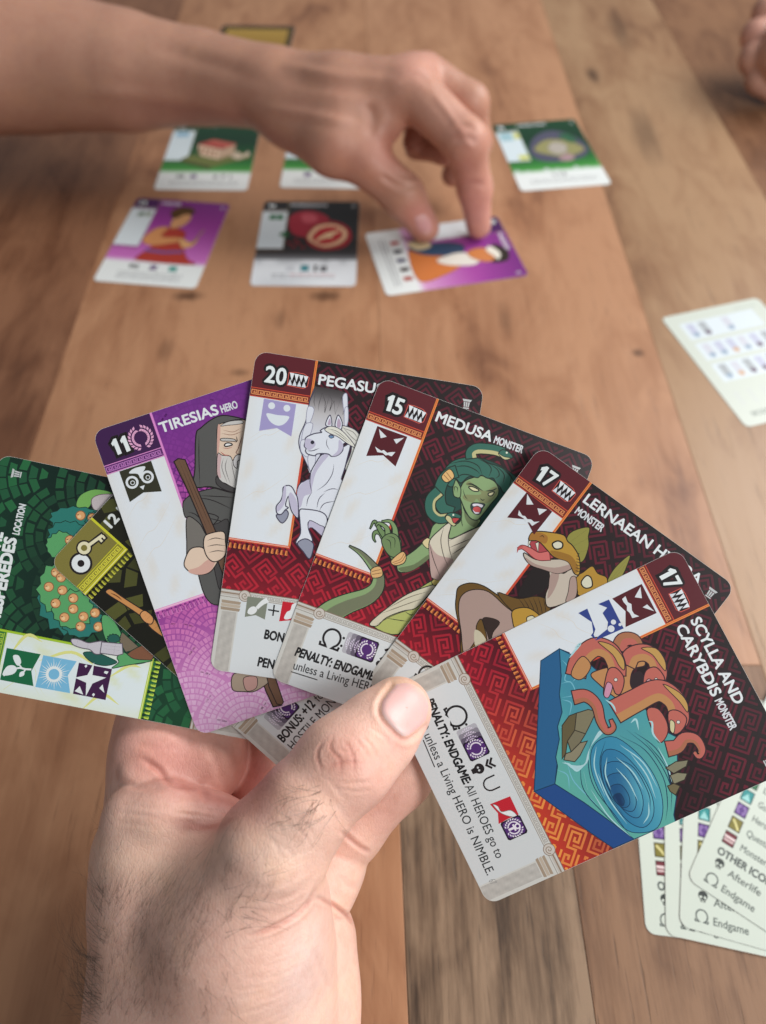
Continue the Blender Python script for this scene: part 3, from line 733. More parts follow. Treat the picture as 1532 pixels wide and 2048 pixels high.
class Art:
    def __init__(s, fr, body, gain=1.0):
        s.fr = fr; s.body = body; s.parts = {}; s.boxes = []; s.part = 'artwork'; s.gain = gain; s.clip = INSET
    def mm(s, px): return [s.fr.from_px(*p) for p in px]
    def emit(s, V, T, C, part=None):
        """V 2-D mm, T triangles, C one colour per vertex (linear)"""
        if not T: return
        xs = [v[0] for v in V]; ys = [v[1] for v in V]; b = (min(xs), min(ys), max(xs), max(ys))
        lay = 0
        for (q, l) in s.boxes:
            if l >= lay and q[0] < b[2] and q[2] > b[0] and q[1] < b[3] and q[3] > b[1]: lay = l+1
        s.boxes.append((b, lay))
        pn = part or s.part; pn = s.part if pn == 'lettering' else pn
        s.parts.setdefault(pn, []).append((V, T, C, lay))
    def col(s, c): return tuple(min(v*s.gain, 0.9) for v in s2l(c))
    def poly(s, pts, fill, grad=None, part=None):
        pts = [tuple(p) for p in pts]
        T = tessellate_polygon([[Vector((x, y, 0)) for x, y in pts]])
        C = [s.col(fill if grad is None else grad(*p)) for p in pts]
        s.emit(pts, T, C, part)
    def stroke(s, pts, w, c, close=False, taper=0.0, part=None):
        p = [tuple(q) for q in pts]; q = [p[0]]
        for a in p[1:]:
            if abs(a[0]-q[-1][0])+abs(a[1]-q[-1][1]) > 1e-4: q.append(a)
        p = q; n = len(p)
        if close and n > 2 and abs(p[0][0]-p[-1][0])+abs(p[0][1]-p[-1][1]) < 1e-4: p = p[:-1]; n -= 1
        if n < 2: return
        V = []; 
        for i in range(n):
            a = p[i-1] if (i > 0 or close) else None; b = p[i]; d = p[(i+1) % n] if (i < n-1 or close) else None
            def unit(u, v):
                x, y = v[0]-u[0], v[1]-u[1]; l = math.hypot(x, y) or 1; return x/l, y/l
            t1 = unit(a, b) if a else unit(b, d); t2 = unit(b, d) if d else t1
            nx, ny = -(t1[1]+t2[1]), t1[0]+t2[0]; l = math.hypot(nx, ny)
            if l < 0.3: nx, ny = -t1[1], t1[0]; k = 1
            else: nx /= l; ny /= l; k = 1/max(0.45, nx*-t1[1]+ny*t1[0])
            ww = w*0.5*k
            if taper: ww *= max(0.12, min(1.0, min(i, n-1-i)/(n*taper)+0.12))
            V += [(b[0]+nx*ww, b[1]+ny*ww), (b[0]-nx*ww, b[1]-ny*ww)]
        T = []
        m = n if close else n-1
        for i in range(m):
            j = (i+1) % n; T += [(2*i, 2*i+1, 2*j+1), (2*i, 2*j+1, 2*j)]
        s.emit(V, T, [s.col(c)]*len(V), part)
    def S(s, px, fill, lw=0.26, lc=INK, sm=True, part=None, grad=None, rings=0):
        """closed shape traced in photo pixels: fill and outline"""
        m = s.mm(px); m = closed(m) if sm else m
        if fill: s.poly(m, fill, grad, part)
        if lw: s.stroke(m, lw, lc, True, 0, part)
    def L(s, px, lw=0.2, lc=INK, part=None, taper=0.3, sm=True):
        m = s.mm(px)
        if sm and len(m) > 2: m = [tuple(q) for q in spl(m, 5)]
        s.stroke(m, lw, lc, False, taper, part)
    def tube(s, px, w0, w1, fill, lw=0.26, lc=INK, part=None, belly=None):
        """a limb or a serpent's body: a spine in photo pixels with a width (mm) running from w0 to w1"""
        m = spl(s.mm(px), 6); n = len(m); d = np.gradient(m, axis=0); d /= np.linalg.norm(d, axis=1)[:, None]+1e-9
        nn = np.c_[-d[:, 1], d[:, 0]]; w = np.linspace(w0, w1, n)[:, None]*0.5
        o = [tuple(q) for q in np.vstack([m+nn*w, (m-nn*w)[::-1]])]
        s.poly(o, fill, None, part)
        if belly: 
            c, a, b = belly; s.poly([tuple(q) for q in np.vstack([m+nn*w*a, (m+nn*w*b)[::-1]])], c, None, part)
        if lw: s.stroke(o, lw, lc, True, 0, part)
    def disc(s, c, r, fill, lw=0, lc=INK, part=None, ry=None, n=20):
        p = [(c[0]+r*math.cos(2*math.pi*i/n), c[1]+(ry or r)*math.sin(2*math.pi*i/n)) for i in range(n)]
        if fill: s.poly(p, fill, None, part)
        if lw: s.stroke(p, lw, lc, True, 0, part)
    def text(s, txt, at, cap, colr, width=None, bold=0.0, shear=0.0, ang=0.0, part='lettering', under=None, n=8):
        V, T, w = glyphs(txt); k = cap/CAP; kx = (width/w) if width else k
        ca, sa = math.cos(ang), math.sin(ang)
        def put(dx, dy, c):
            P = []
            for x, y in V:
                u, v = x*kx+y*k*shear+dx, -y*k+dy; P.append((at[0]+u*ca-v*sa, at[1]+u*sa+v*ca))
            s.emit(P, T, [s.col(c)]*len(P), part)
        if under:
            r, c = under
            for i in range(12): put(r*math.cos(i*math.pi/6), r*math.sin(i*math.pi/6), c)
        if bold:
            kb = min(1.0, 0.35+0.65*kx/k)
            for i in range(n): put(bold*kb*math.cos(i*2*math.pi/n), bold*math.sin(i*2*math.pi/n), colr)
        put(0, 0, colr)
    def text_px(s, txt, p0, p1, cap, colr, **kw):
        a, b = s.mm([p0, p1]); s.text(txt, a, cap, colr, width=math.hypot(b[0]-a[0], b[1]-a[1]), ang=math.atan2(b[1]-a[1], b[0]-a[0]), **kw)
    def field(s, fn, nx=22, ny=30, x0=0, y0=0, x1=CW, y1=CH, part=None):
        V = []; T = []; C = []
        for j in range(ny+1):
            for i in range(nx+1):
                x, y = x0+(x1-x0)*i/nx, y0+(y1-y0)*j/ny; V.append((x, y)); C.append(s.col(fn(x, y)))
        for j in range(ny):
            for i in range(nx):
                a = j*(nx+1)+i; T += [(a, a+1, a+nx+2), (a, a+nx+2, a+nx+1)]
        s.emit(V, T, C, part)
    def many(s, quads, part=None):
        """[(points, colour)...] that do not overlap each other, in one layer"""
        V = []; T = []; C = []
        for p, c in quads:
            b = len(V); V += p; C += [s.col(c)]*len(p); T += [(b, b+i, b+i+1) for i in range(1, len(p)-1)]
        s.emit(V, T, C, part)
    def done(s):
        top = max([l for _, l in s.boxes] or [1])+1; step = min(2.0e-6, 0.055e-3/top)
        for name, items in s.parts.items():
            V = []; Fc = []; K = []
            for (P, T, C, lay) in items:
                z = (lay+1)*step
                inside = [all((bx-ax)*(p[1]-ay)-(by-ay)*(p[0]-ax) >= 0 for (ax, ay), (bx, by) in zip(s.clip, s.clip[1:]+s.clip[:1])) for p in P]
                if all(inside):
                    b = len(V); V += [(p[0]*.001, -p[1]*.001, z) for p in P]; K += C; polys = [tuple(b+i for i in t) for t in T]
                    for t in polys: Fc.append(t)
                else:
                    for t in T:
                        if inside[t[0]] and inside[t[1]] and inside[t[2]]: q = [(*P[i], *C[i]) for i in t]
                        else: q = clip_tri([P[i] for i in t], [C[i] for i in t], s.clip)
                        if len(q) < 3: continue
                        b = len(V); V += [(p[0]*.001, -p[1]*.001, z) for p in q]; K += [p[2:5] for p in q]; Fc.append(tuple(range(b, b+len(q))))
            # every face looks at the reader
            out = []
            for f in Fc:
                a, b, c = V[f[0]], V[f[1]], V[f[2]]
                out.append(f if (b[0]-a[0])*(c[1]-a[1])-(b[1]-a[1])*(c[0]-a[0]) > 0 else f[::-1])
            me = bpy.data.meshes.new(name); me.from_pydata(V, [], out)
            ca = me.color_attributes.new('ink', 'FLOAT_COLOR', 'POINT'); ca.data.foreach_set('color', np.c_[np.array(K), np.ones(len(K))].astype(np.float32).ravel())
            link(name, me, s.body, MAT_INK)

def lerp(a, b, t): t = min(max(t, 0), 1); return tuple(a[i]+(b[i]-a[i])*t for i in range(3))
def stops(t, st):
    for (p, c), (q, d) in zip(st, st[1:]):
        if t <= q: return lerp(c, d, (t-p)/(q-p))
    return st[-1][1]
# ---- repeating ornament
def key_strip(a, x0, x1, y, h, c, w, n, part='banner'):
    u = (x1-x0)/n
    for i in range(n):
        f = lambda p: (x0+u*(i+p[0]), y+h*p[1])
        a.stroke([f(p) for p in ((0, 1), (0, 0), (.78, 0), (.78, .72), (.36, .72), (.36, .38), (.55, .38))], w, c, part=part)
    a.stroke([(x0, y+h+w*0.2), (x1, y+h+w*0.2)], w, c, part=part)
def key_field(a, colour, y0, y1, p=6.4, w=0.62, x0=0.0, x1=CW):
    S_ = [(.5, .5), (.68, .5), (.68, .32), (.32, .32), (.32, .68), (1, .68), (1, .32), (1.68, .32), (1.68, .68), (1.32, .68), (1.32, .5), (1.5, .5)]
    T_ = [(.14, .14), (.86, .14), (.86, .5)], [(.14, .14), (.14, .86), (.82, .86)], [(1.14, .14), (1.86, .14), (1.86, .86), (1.18, .86)]
    ca = math.cos(math.pi/4)
    R_ = int(130/p)
    for i in range(-R_, R_):
        for j in range(-R_, R_):
            for path in (S_,)+T_:
                m = [((i*2+(j % 2)+q[0])*p, (j+q[1])*p) for q in path]
                m = [((u-v)*ca+20, (u+v)*ca) for u, v in m]
                cx = sum(q[0] for q in m)/len(m); cy = sum(q[1] for q in m)/len(m)
                if not (x0-8 < cx < x1+8 and y0-8 < cy < y1+8): continue
                run = []
                for q in spl_lin(m):
                    if x0 < q[0] < x1 and y0 < q[1] < y1: run.append(q)
                    else:
                        if len(run) > 1: a.stroke(run, w, colour(*run[len(run)//2]))
                        run = []
                if len(run) > 1: a.stroke(run, w, colour(*run[len(run)//2]))
def spl_lin(m):
    out = []
    for u, v in zip(m, m[1:]):
        k = max(1, int(math.hypot(v[0]-u[0], v[1]-u[1])/0.7))
        for i in range(k): out.append((u[0]+(v[0]-u[0])*i/k, u[1]+(v[1]-u[1])*i/k))
    out.append(m[-1]); return out
def scale_tiles(a, colour, Rr, dr, tw, jit, seed, y0=0, y1=CH, x0=0, x1=CW, gap=0.28):
    r_ = random.Random(seed); cs = []
    dy = Rr*0.52; rows = int((y1-y0)/dy)+4
    for j in range(rows):
        for i in range(-1, int((x1-x0)/(2*Rr))+2):
            cs.append((x0+(i+0.5*(j % 2))*2*Rr, y0+j*dy, j))
    Q = []
    for (cx, cy, j) in cs:
        r = dr*0.7
        while r+dr*0.5 < Rr:
            n = max(3, int(math.pi*r/tw))
            for k in range(n):
                a0 = math.pi+math.pi*(k+r_.uniform(-.1, .1))/n; a1 = math.pi+math.pi*(k+1+r_.uniform(-.1, .1))/n
                g = gap/2; ra, rb = r+g+r_.uniform(0, jit), r+dr-g-r_.uniform(0, jit)
                ga = g/max(r, 1)
                am = (a0+a1)/2; m = (cx+(ra+rb)/2*math.cos(am), cy+(ra+rb)/2*math.sin(am))
                if not (x0 < m[0] < x1 and y0 < m[1] < y1): continue
                P4 = [(cx+q*math.cos(t), cy+q*math.sin(t)) for q, t in ((ra, a0+ga), (rb, a0+ga*.7), (rb, a1-ga*.7), (ra, a1-ga))]
                if any(o[2] > j and o[2] <= j+2 and any(p[1] < o[1]+.2 and math.hypot(p[0]-o[0], p[1]-o[1]) < Rr-gap*.4 for p in P4+[m]) for o in cs): continue
                Q.append((P4, colour(*m, r_.random())))
            r += dr
    a.many(Q)
# ---- the layout shared by the cards: corner box, key band, marble column, frame, tassels
def marble(a, seed, tone=(228, 235, 241), warm=(226, 214, 196), x0=0.1, x1=16.0, y0=12.3, y1=51.2):
    r_ = random.Random(seed)
    ph_ = [r_.uniform(0, 6) for _ in range(4)]
    def fn(x, y):
        v = math.sin((x*0.9+y*0.55)+ph_[0]+1.3*math.sin(y*0.22+ph_[1]))*0.5+math.sin(x*0.4-y*0.25+ph_[2])*0.5
        e = max(0, abs(x-8)/8-0.55)*0.9
        return lerp(tone, warm, max(0, v-0.45)*0.7+e*0.5)
    a.field(fn, 16, 34, x0, y0, x1, y1, 'banner')
    for i in range(3):
        y = r_.uniform(18, 46); a.stroke([tuple(q) for q in spl([(1, y+6), (5, y+2.5), (8, y+1.6), (15, y-5)], 5)], 0.10, lerp(tone, warm, .9), taper=.4, part='banner')
def banner(a, box, band, key, edge1, edge2, tas, tas_dark, seed, column=True, tone=(228, 235, 241), warm=(226, 214, 196), ybot=51.2, xr=16.6):
    a.part = 'banner'
    a.poly([(0, 0), (xr-0.2, 0), (xr-0.2, 9.7), (0, 9.7)], box)
    a.poly([(0, 9.7), (xr-0.2, 9.7), (xr-0.2, 12.3), (0, 12.3)], band)
    for y in (9.85, 12.15): a.stroke([(0, y), (xr-0.2, y)], 0.2, edge1)
    key_strip(a, 0.4, xr-0.6, 10.45, 1.1, key, 0.24, 9)
    if column: marble(a, seed, tone, warm, 0.05, xr-0.3, 12.3, ybot)
    yb = ybot if column else 12.3
    a.field(lambda x, y: stops(y/max(ybot, 1), edge2) if isinstance(edge2, list) else edge2, 1, 12, xr-0.35, 0, xr+0.3, yb+0.5)
    a.stroke([(xr-0.05, 0), (xr-0.05, yb+.3)], 0.2, edge1)
    a.poly([(0, yb), (xr+0.3, yb), (xr+0.3, yb+0.75), (0, yb+0.75)], edge1)
    a.poly([(0, yb+0.22), (xr, yb+0.22), (xr, yb+0.45), (0, yb+0.45)], lerp(edge1, (255, 245, 220), .6))
    Q = []
    n = 13
    for i in range(n):
        x = 0.7+(xr-1.2)*i/(n-1)
        Q.append(([(x-.16, yb+.8), (x+.16, yb+.8), (x+.22, yb+1.35), (x-.22, yb+1.35)], tas_dark))
        Q.append(([(x-.26, yb+1.4), (x+.26, yb+1.4), (x+.40, yb+2.5), (x+.34, yb+2.75), (x-.34, yb+2.75), (x-.40, yb+2.5)], tas))
    a.many(Q)
    Q = []
    for i in range(n):
        x = 0.7+(xr-1.2)*i/(n-1); Q.append(([(x+.05, yb+1.5), (x+.22, yb+1.5), (x+.34, yb+2.6), (x+.12, yb+2.6)], tas_dark))
    a.many(Q)
    a.part = 'artwork'
def title(a, name, sub, x, y, w, w2, cap=2.75, sx=None, sy=None):
    a.text(name, (x, y), cap, (232, 238, 240), width=w, bold=0.11)
    if sub: a.text(sub, (sx if sx is not None else x+w+0.9, sy if sy is not None else y), 2.0, (222, 226, 230), width=w2, bold=0.10)
ONE = [(.02, -3.45), (.95, -4.4), (1.55, -4.4), (1.75, -.1), (.75, 0), (.62, -3.1), (.2, -2.75)]
def score(a, num, x=3.4, y=7.9, w=None, cap=4.4, edge=INK):
    """each digit drawn with a heavy dark border; the figure one is cut by hand with its flag"""
    w = w or 2.7*len(num); st = w/len(num); k = cap/4.4
    for ps in (0, 1):
        for i, d in enumerate(num):
            if d == '1':
                pts = [(x+i*st+p[0]*k+.35, y+p[1]*k) for p in ONE]
                if ps == 0: a.stroke(pts, 1.75, edge, True); a.poly(pts, edge)
                else: a.stroke(pts, .18, (236, 244, 248), True); a.poly(pts, (236, 244, 248))
            elif ps == 0: a.text(d, (x+i*st, y), cap, edge, width=st*.86, bold=.85, n=12)
            else: a.text(d, (x+i*st, y), cap, (236, 244, 248), width=st*.86, bold=.15, n=10)
def teeth(a, x, y, w=5.6, h=4.0):
    o = [(x, y+.3), (x+w*.3, y), (x+w*.75, y+.1), (x+w, y+.9), (x+w*.98, y+h*.8), (x+w*.8, y+h), (x, y+h-.2)]
    a.poly(o, (34, 24, 26), part='lettering'); a.stroke(o, 0.2, (214, 96, 84), True, part='lettering')
    up = []; dn = []; n = 4; u = (w-.5)/n
    for i in range(n):
        x0 = x+.25+i*u
        up.append(([(x0, y+.3+.08*i), (x0+u*.98, y+.3+.1*i), (x0+u*.62, y+h*.62)], (236, 240, 244)))
    for i in range(n):
        x0 = x+.1+i*u
        dn.append(([(x0, y+h-.3), (x0+u*.38, y+h*.50), (x0+u*.92, y+h-.35)], (222, 228, 234)))
    a.many(dn, 'lettering'); a.many(up, 'lettering')
def urn(a, x=57.6, y=4.0):
    c = (196, 200, 200)
    a.many([([(x, y), (x+2.6, y), (x+2.3, y+.6), (x+.3, y+.6)], c), ([(x+.45, y+.75), (x+.9, y+.75), (x+.95, y+2.1), (x+.6, y+2.1)], c), ([(x+1.1, y+.75), (x+1.5, y+.75), (x+1.5, y+2.1), (x+1.1, y+2.1)], c),
            ([(x+1.7, y+.75), (x+2.15, y+.75), (x+2.0, y+2.1), (x+1.65, y+2.1)], c), ([(x+.5, y+2.25), (x+2.1, y+2.25), (x+2.1, y+2.6), (x+.5, y+2.6)], c)], 'lettering')
def panel(a, top=65.4, tone=(211, 216, 217)):
    """the stone framed text panel at the foot of a card"""
    a.part = 'text_panel'
    a.poly([(0, top), (CW, top), (CW, CH), (0, CH)], (208, 208, 202))
    a.field(lambda x, y: lerp(tone, (220, 227, 230), math.sin(x*.05+y*.02)*.5+.3), 6, 4, 5.4, top+2.0, CW-5.4, CH)
    def stone(x, y): return lerp((176, 173, 167), (200, 197, 190), 0.5+0.5*math.sin(x*2.1+y*1.3)*math.sin(y*.9-x*.4))
    a.field(stone, 4, 24, 1.0, top+6.0, 5.0, CH-0.2); a.field(stone, 4, 24, CW-5.0, top+6.0, CW-1.0, CH-0.2)
    for x0 in (0.5, CW-5.9):
        for k in range(3): a.poly([(x0, top+3.0+k*.95), (x0+5.4, top+3.0+k*.95), (x0+5.2, top+3.8+k*.95), (x0+.2, top+3.8+k*.95)], ((170, 152, 132), (192, 178, 160), (166, 148, 128))[k])
        a.poly([(x0-.5, top+.5), (x0+6, top+.5), (x0+6, top+1.6), (x0-.5, top+1.6)], (196, 190, 182))
        a.poly([(x0-.5, top+.75), (x0+6, top+.75), (x0+6, top+1.1), (x0-.5, top+1.1)], (148, 128, 108))
    a.stroke([(0, top), (CW, top)], 0.22, (140, 120, 104)); a.stroke([(0, top+2.0), (CW, top+2.0)], 0.16, (150, 140, 130))
    key_strip(a, 8.4, CW-8.4, top+.55, 0.95, (160, 156, 150), 0.15, 30, 'text_panel')
    for cx in (6.6, CW-6.6):
        a.disc((cx, top+1.15), 1.55, (206, 200, 192), 0.18, (140, 118, 100))
        sp = [(cx+(1.1-.055*i)*math.cos(i*.5), top+1.15+(1.1-.055*i)*math.sin(i*.5)) for i in range(19)]
        a.stroke(sp, 0.2, (146, 126, 108))
    a.part = 'artwork'
def wreath(a, c, r, colr, part='text_panel', n=9, lw=0.18, leaf=0.42):
    Q = []
    for sd in (-1, 1):
        for i in range(n):
            t = 0.35+i*(2.35/(n-1)); ang = math.pi/2+sd*t
            for dr, ro in ((-.12, .9), (.16, -.9)):
                x, y = c[0]+(r+dr*r*.9)*math.cos(ang), c[1]+(r+dr*r*.9)*math.sin(ang); th = ang+sd*(math.pi/2)+sd*ro*.7
                l = leaf*r*.75; w_ = leaf*r*.28; ux, uy = math.cos(th), math.sin(th)
                Q.append(([(x-ux*l*.3, y-uy*l*.3), (x-uy*w_+ux*l*.3, y+ux*w_+uy*l*.3), (x+ux*l, y+uy*l), (x+uy*w_+ux*l*.3, y-ux*w_+uy*l*.3)], colr))
    for q in (Q[::2], Q[1::2]): a.many(q, part)
def badge(a, x, y, w, ghost=True, inner='wreath', part='text_panel'):
    """square purple badge with a laurel, with two paler ghosts to its left"""
    def rr(x, y, w, h, c, r=.45): 
        a.poly([(x+r, y), (x+w-r, y), (x+w, y+r), (x+w, y+h-r), (x+w-r, y+h), (x+r, y+h), (x, y+h-r), (x, y+r)], c, part=part)
    if ghost:
        for k, c in ((3, (182, 182, 190)), (2, (140, 136, 148)), (1, (100, 92, 110))): 
            rr(x-1.25*k, y, w, w*1.12, c); wreath(a, (x-1.25*k+w*.5, y+w*.56), w*.34, lerp((200, 180, 214), (220, 214, 230), k/3), part)
    rr(x, y, w, w*1.12, (38, 26, 46)); rr(x+.4, y+.4, w-.8, w*1.12-.8, (84, 46, 116)); wreath(a, (x+w*.5, y+w*.56), w*.36, (232, 226, 238), part)
def omega(a, x, y, h, c=(36, 34, 36), part='lettering', w=None):
    w = w or h*.95; r = w*.44; cx = x+w/2; cy = y-h+r*1.02; pts = [(x, y), (x, y-h*.10), (x+w*.30, y-h*.10)]
    pts = [(cx+r*math.sin(t)*1.0, cy-r*math.cos(t)*1.05) for t in np.linspace(-2.55, 2.55, 24)]
    lw = h*.115
    b = (cx-w*.15, y-lw*.5)
    a.stroke([(x, y-lw*2.0), (x+w*.02, y-lw*.5), (cx-w*.16, y-lw*.5)]+[pts[0]]+pts[1:-1]+[pts[-1]]+[(cx+w*.16, y-lw*.5), (x+w*.98, y-lw*.5), (x+w, y-lw*2.0)], lw, c, part=part)
def pennant(a, px, fill, part='banner'): a.S(px, fill, 0, sm=False, part=part)
# ------------------------------------------------------------------ the red cards
GOLD = [(0, (236, 150, 72)), (.35, (240, 150, 70)), (.62, (200, 60, 48)), (.8, (220, 120, 60)), (1, (236, 160, 84))]
def red_bg(x, y, hot=0.0):
    t = y/66.0
    c = stops(t, [(0, (38, 31, 32)), (.22, (46, 30, 33)), (.42, (38, 28, 30)), (.66, (48, 24, 30)), (.82, (84, 24, 36)), (.95, (128, 28, 42)), (1, (136, 30, 44))])
    if hot: c = lerp(c, (206, 66, 44), max(0, t-.6)*2.3*min(max((x-8)/30.0, 0), 1)*hot)
    return c
def red_key(x, y, hot=0.0):
    t = y/66.0
    c = stops(t, [(0, (78, 30, 42)), (.22, (106, 34, 50)), (.42, (60, 30, 38)), (.6, (94, 30, 46)), (.8, (146, 32, 50)), (1, (200, 44, 60))])
    if hot: c = lerp(c, (246, 166, 74), max(0, t-.58)*2.3*min(max((x-10)/32.0, 0), 1)*hot)
    return c
def red_card(a, seed, num, nw=None, hot=0.0, foot=True):
    a.field(lambda x, y: red_bg(x, y, hot), 18, 26, 0, 0, CW, 66)
    key_field(a, lambda x, y: red_key(x, y, hot), 0.6, 65.5)
    if foot: panel(a)
    banner(a, (96, 36, 44), (120, 40, 40), (228, 150, 96), (214, 84, 60), GOLD, (230, 142, 78), (140, 44, 34), seed)
    score(a, num, w=nw); teeth(a, 9.6, 4.1); urn(a)
def angry_flag(a, px, eyes, mouth):
    a.S(px, (88, 32, 40), 0, sm=False, part='banner')
    for e in eyes: a.S(e, (226, 232, 236), 0, sm=False, part='banner')
    a.S(mouth, (226, 232, 236), 0, sm=False, part='banner')

# ---- white winged horse (card 3)
a = Art(FANF[3], FANO[3]); red_card(a, 3, '20', 6.0)
title(a, 'PEGASUS', '', 17.9, 6.3, 17.6, 0)
a.text('MONSTER', (37, 6.3), 2.0, (222, 226, 230), width=9, bold=.1)
W1, W2, W3 = (226, 231, 240), (196, 192, 214), (168, 164, 190)
HL = (66, 62, 84)
a.S(ZP([(858, 335), (985, 355), (1100, 400), (1108, 560), (1090, 700), (930, 800), (860, 960), (815, 1040), (770, 940), (722, 830), (718, 740), (770, 620), (800, 450), (845, 330)]), (214, 218, 230), 0, HL, grad=lambda x, y: stops((y-6)/14, [(0, (52, 48, 48)), (.22, (96, 92, 94)), (.4, (158, 154, 156)), (.6, (196, 194, 196)), (1, (216, 220, 232))]))
a.L(ZP([(858, 345), (812, 430), (790, 520), (770, 620), (722, 735), (722, 830), (770, 940), (815, 1035)]), .28, HL, taper=.1)
for q in ([(850, 380), (838, 460), (850, 510)], [(905, 385), (880, 470), (872, 530)], [(905, 385), (930, 460), (925, 545), (965, 400)], [(965, 400), (985, 450), (965, 530), (1000, 450), (1010, 560), (1045, 460)], [(1045, 460), (1060, 420), (1085, 500), (1070, 560), (1100, 520)]):
    a.L(ZP(q), .16, (60, 56, 58), sm=False)
for q in ([(1070, 420), (1104, 395), (1108, 520), (1085, 560)], [(1085, 520), (1112, 505), (1112, 620), (1085, 660)], [(790, 500), (840, 520), (800, 640), (775, 620)], [(770, 640), (830, 640), (790, 760), (740, 760)], [(735, 770), (800, 780), (790, 900), (735, 860)], [(790, 900), (850, 880), (840, 980), (805, 1010)]):
    a.S(ZP(q), (222, 226, 236), .18, (150, 150, 172))
# mane, neck, chest
a.S(ZP([(1040, 655), (1130, 665), (1195, 710), (1230, 800), (1180, 900), (1120, 1010), (1090, 990), (1140, 850), (1120, 760)]), (222, 222, 214), .22, HL)
a.S(ZP([(900, 885), (955, 880), (1060, 830), (1130, 800), (1110, 900), (1085, 1000), (1066, 1090), (1210, 1000), (1100, 1250), (1010, 1420), (860, 1350), (720, 1350), (706, 1250), (706, 1160), (735, 1110), (800, 1080), (815, 1020), (850, 955)]), W1, .30, HL)
a.S(ZP([(905, 890), (960, 885), (900, 960), (850, 1040), (815, 1170), (805, 1100), (835, 1000)]), W2, 0)
a.S(ZP([(708, 1160), (800, 1085), (820, 1190), (760, 1220), (735, 1300), (712, 1300)]), W2, 0)
for q in ([(812, 1050), (806, 1110), (822, 1195)], [(1000, 960), (985, 1040), (935, 1120), (860, 1175)], [(1035, 1165), (980, 1160), (915, 1185)], [(880, 1340), (920, 1280), (1010, 1258)], [(930, 1190), (880, 1240), (860, 1320)], [(820, 1190), (790, 1240), (778, 1300)]): a.L(ZP(q), .2, HL)
# head
a.S(ZP([(775, 745), (840, 715), (900, 705), (890, 690), (935, 665), (1000, 660), (1055, 680), (1110, 770), (1075, 800), (1070, 850), (1030, 890), (980, 898), (955, 880), (905, 875), (860, 880), (845, 893), (790, 880), (770, 855), (775, 835), (760, 815), (768, 780)]), W1, .3, HL)
a.S(ZP([(775, 755), (835, 770), (850, 810), (800, 850), (775, 830), (764, 812)]), W2, 0)
a.S(ZP([(1040, 765), (1072, 800), (1066, 850), (1030, 888), (985, 895), (1030, 850)]), W2, 0)
a.disc(a.mm(ZP([(826, 785)]))[0], .52, (50, 50, 62)); a.L(ZP([(780, 855), (830, 852), (882, 832)]), .22, HL); a.L(ZP([(945, 750), (940, 800), (965, 850)]), .16, HL)
a.S(ZP([(958, 735), (985, 730), (1000, 742), (975, 752)]), (112, 150, 186), .18, HL); a.L(ZP([(950, 738), (975, 722), (1002, 735)]), .22, HL)
a.S(ZP([(935, 650), (940, 610), (968, 565), (982, 620), (978, 655)]), W1, .26, HL); a.S(ZP([(948, 640), (966, 590), (974, 640)]), (188, 168, 190), 0)
a.S(ZP([(1010, 655), (1015, 610), (1035, 565), (1065, 620), (1062, 670), (1045, 685)]), W1, .26, HL); a.S(ZP([(1022, 650), (1036, 590), (1056, 630), (1046, 668)]), (188, 168, 190), 0)
a.S(ZP([(925, 680), (975, 655), (1050, 680), (1130, 760), (1175, 830), (1100, 790), (1030, 740), (960, 710)]), (228, 228, 216), .2, HL)
for q in ([(950, 675), (1030, 700), (1140, 790)], [(980, 690), (1060, 740), (1120, 790)], [(1060, 665), (1150, 700), (1190, 750)], [(1070, 660), (1140, 740), (1190, 780)]): a.L(ZP(q), .16, (120, 118, 112))
# fore legs
a.S(ZP([(590, 1150), (625, 1132), (660, 1145), (690, 1200), (708, 1250), (712, 1390), (670, 1360), (645, 1300), (634, 1220), (612, 1270), (612, 1300), (632, 1312), (606, 1330), (575, 1365), (540, 1355), (535, 1300), (570, 1255), (588, 1200)]), W1, .3, HL)
a.S(ZP([(634, 1215), (655, 1190), (700, 1260), (708, 1380), (675, 1355), (648, 1290)]), W2, 0)
a.S(ZP([(595, 1150), (612, 1140), (612, 1230), (590, 1300), (545, 1345), (540, 1300), (575, 1260)]), W2, 0)
a.S(ZP([(535, 1370), (575, 1365), (610, 1330), (632, 1355), (620, 1400), (583, 1436), (548, 1405)]), (150, 154, 172), .28, HL)
a.S(ZC([(490, 905), (520, 898), (605, 912), (640, 945), (628, 1000), (545, 965), (540, 1010), (560, 1075), (500, 1100), (470, 1080), (495, 1030), (492, 960)]), W1, .3, HL)
a.S(ZC([(545, 960), (600, 985), (626, 1000), (622, 1050), (560, 1000), (538, 1005)]), W2, .2, HL)
a.S(ZC([(478, 1085), (520, 1060), (560, 1080), (566, 1110), (545, 1170), (510, 1130)]), (150, 154, 172), .28, HL)
# flag
a.S(ZP([(435, 432), (695, 478), (656, 738), (540, 670), (396, 692)]), (166, 158, 206), 0, sm=False, part='banner')
for x, y in ((497, 490), (620, 510)): a.disc(a.mm(ZP([(x, y)]))[0], .93, (226, 234, 240), part='banner')
a.S(ZP([(458, 550), (545, 565), (635, 575), (625, 610), (590, 642), (545, 650), (500, 630), (470, 595)]), (226, 234, 240), 0, part='banner')
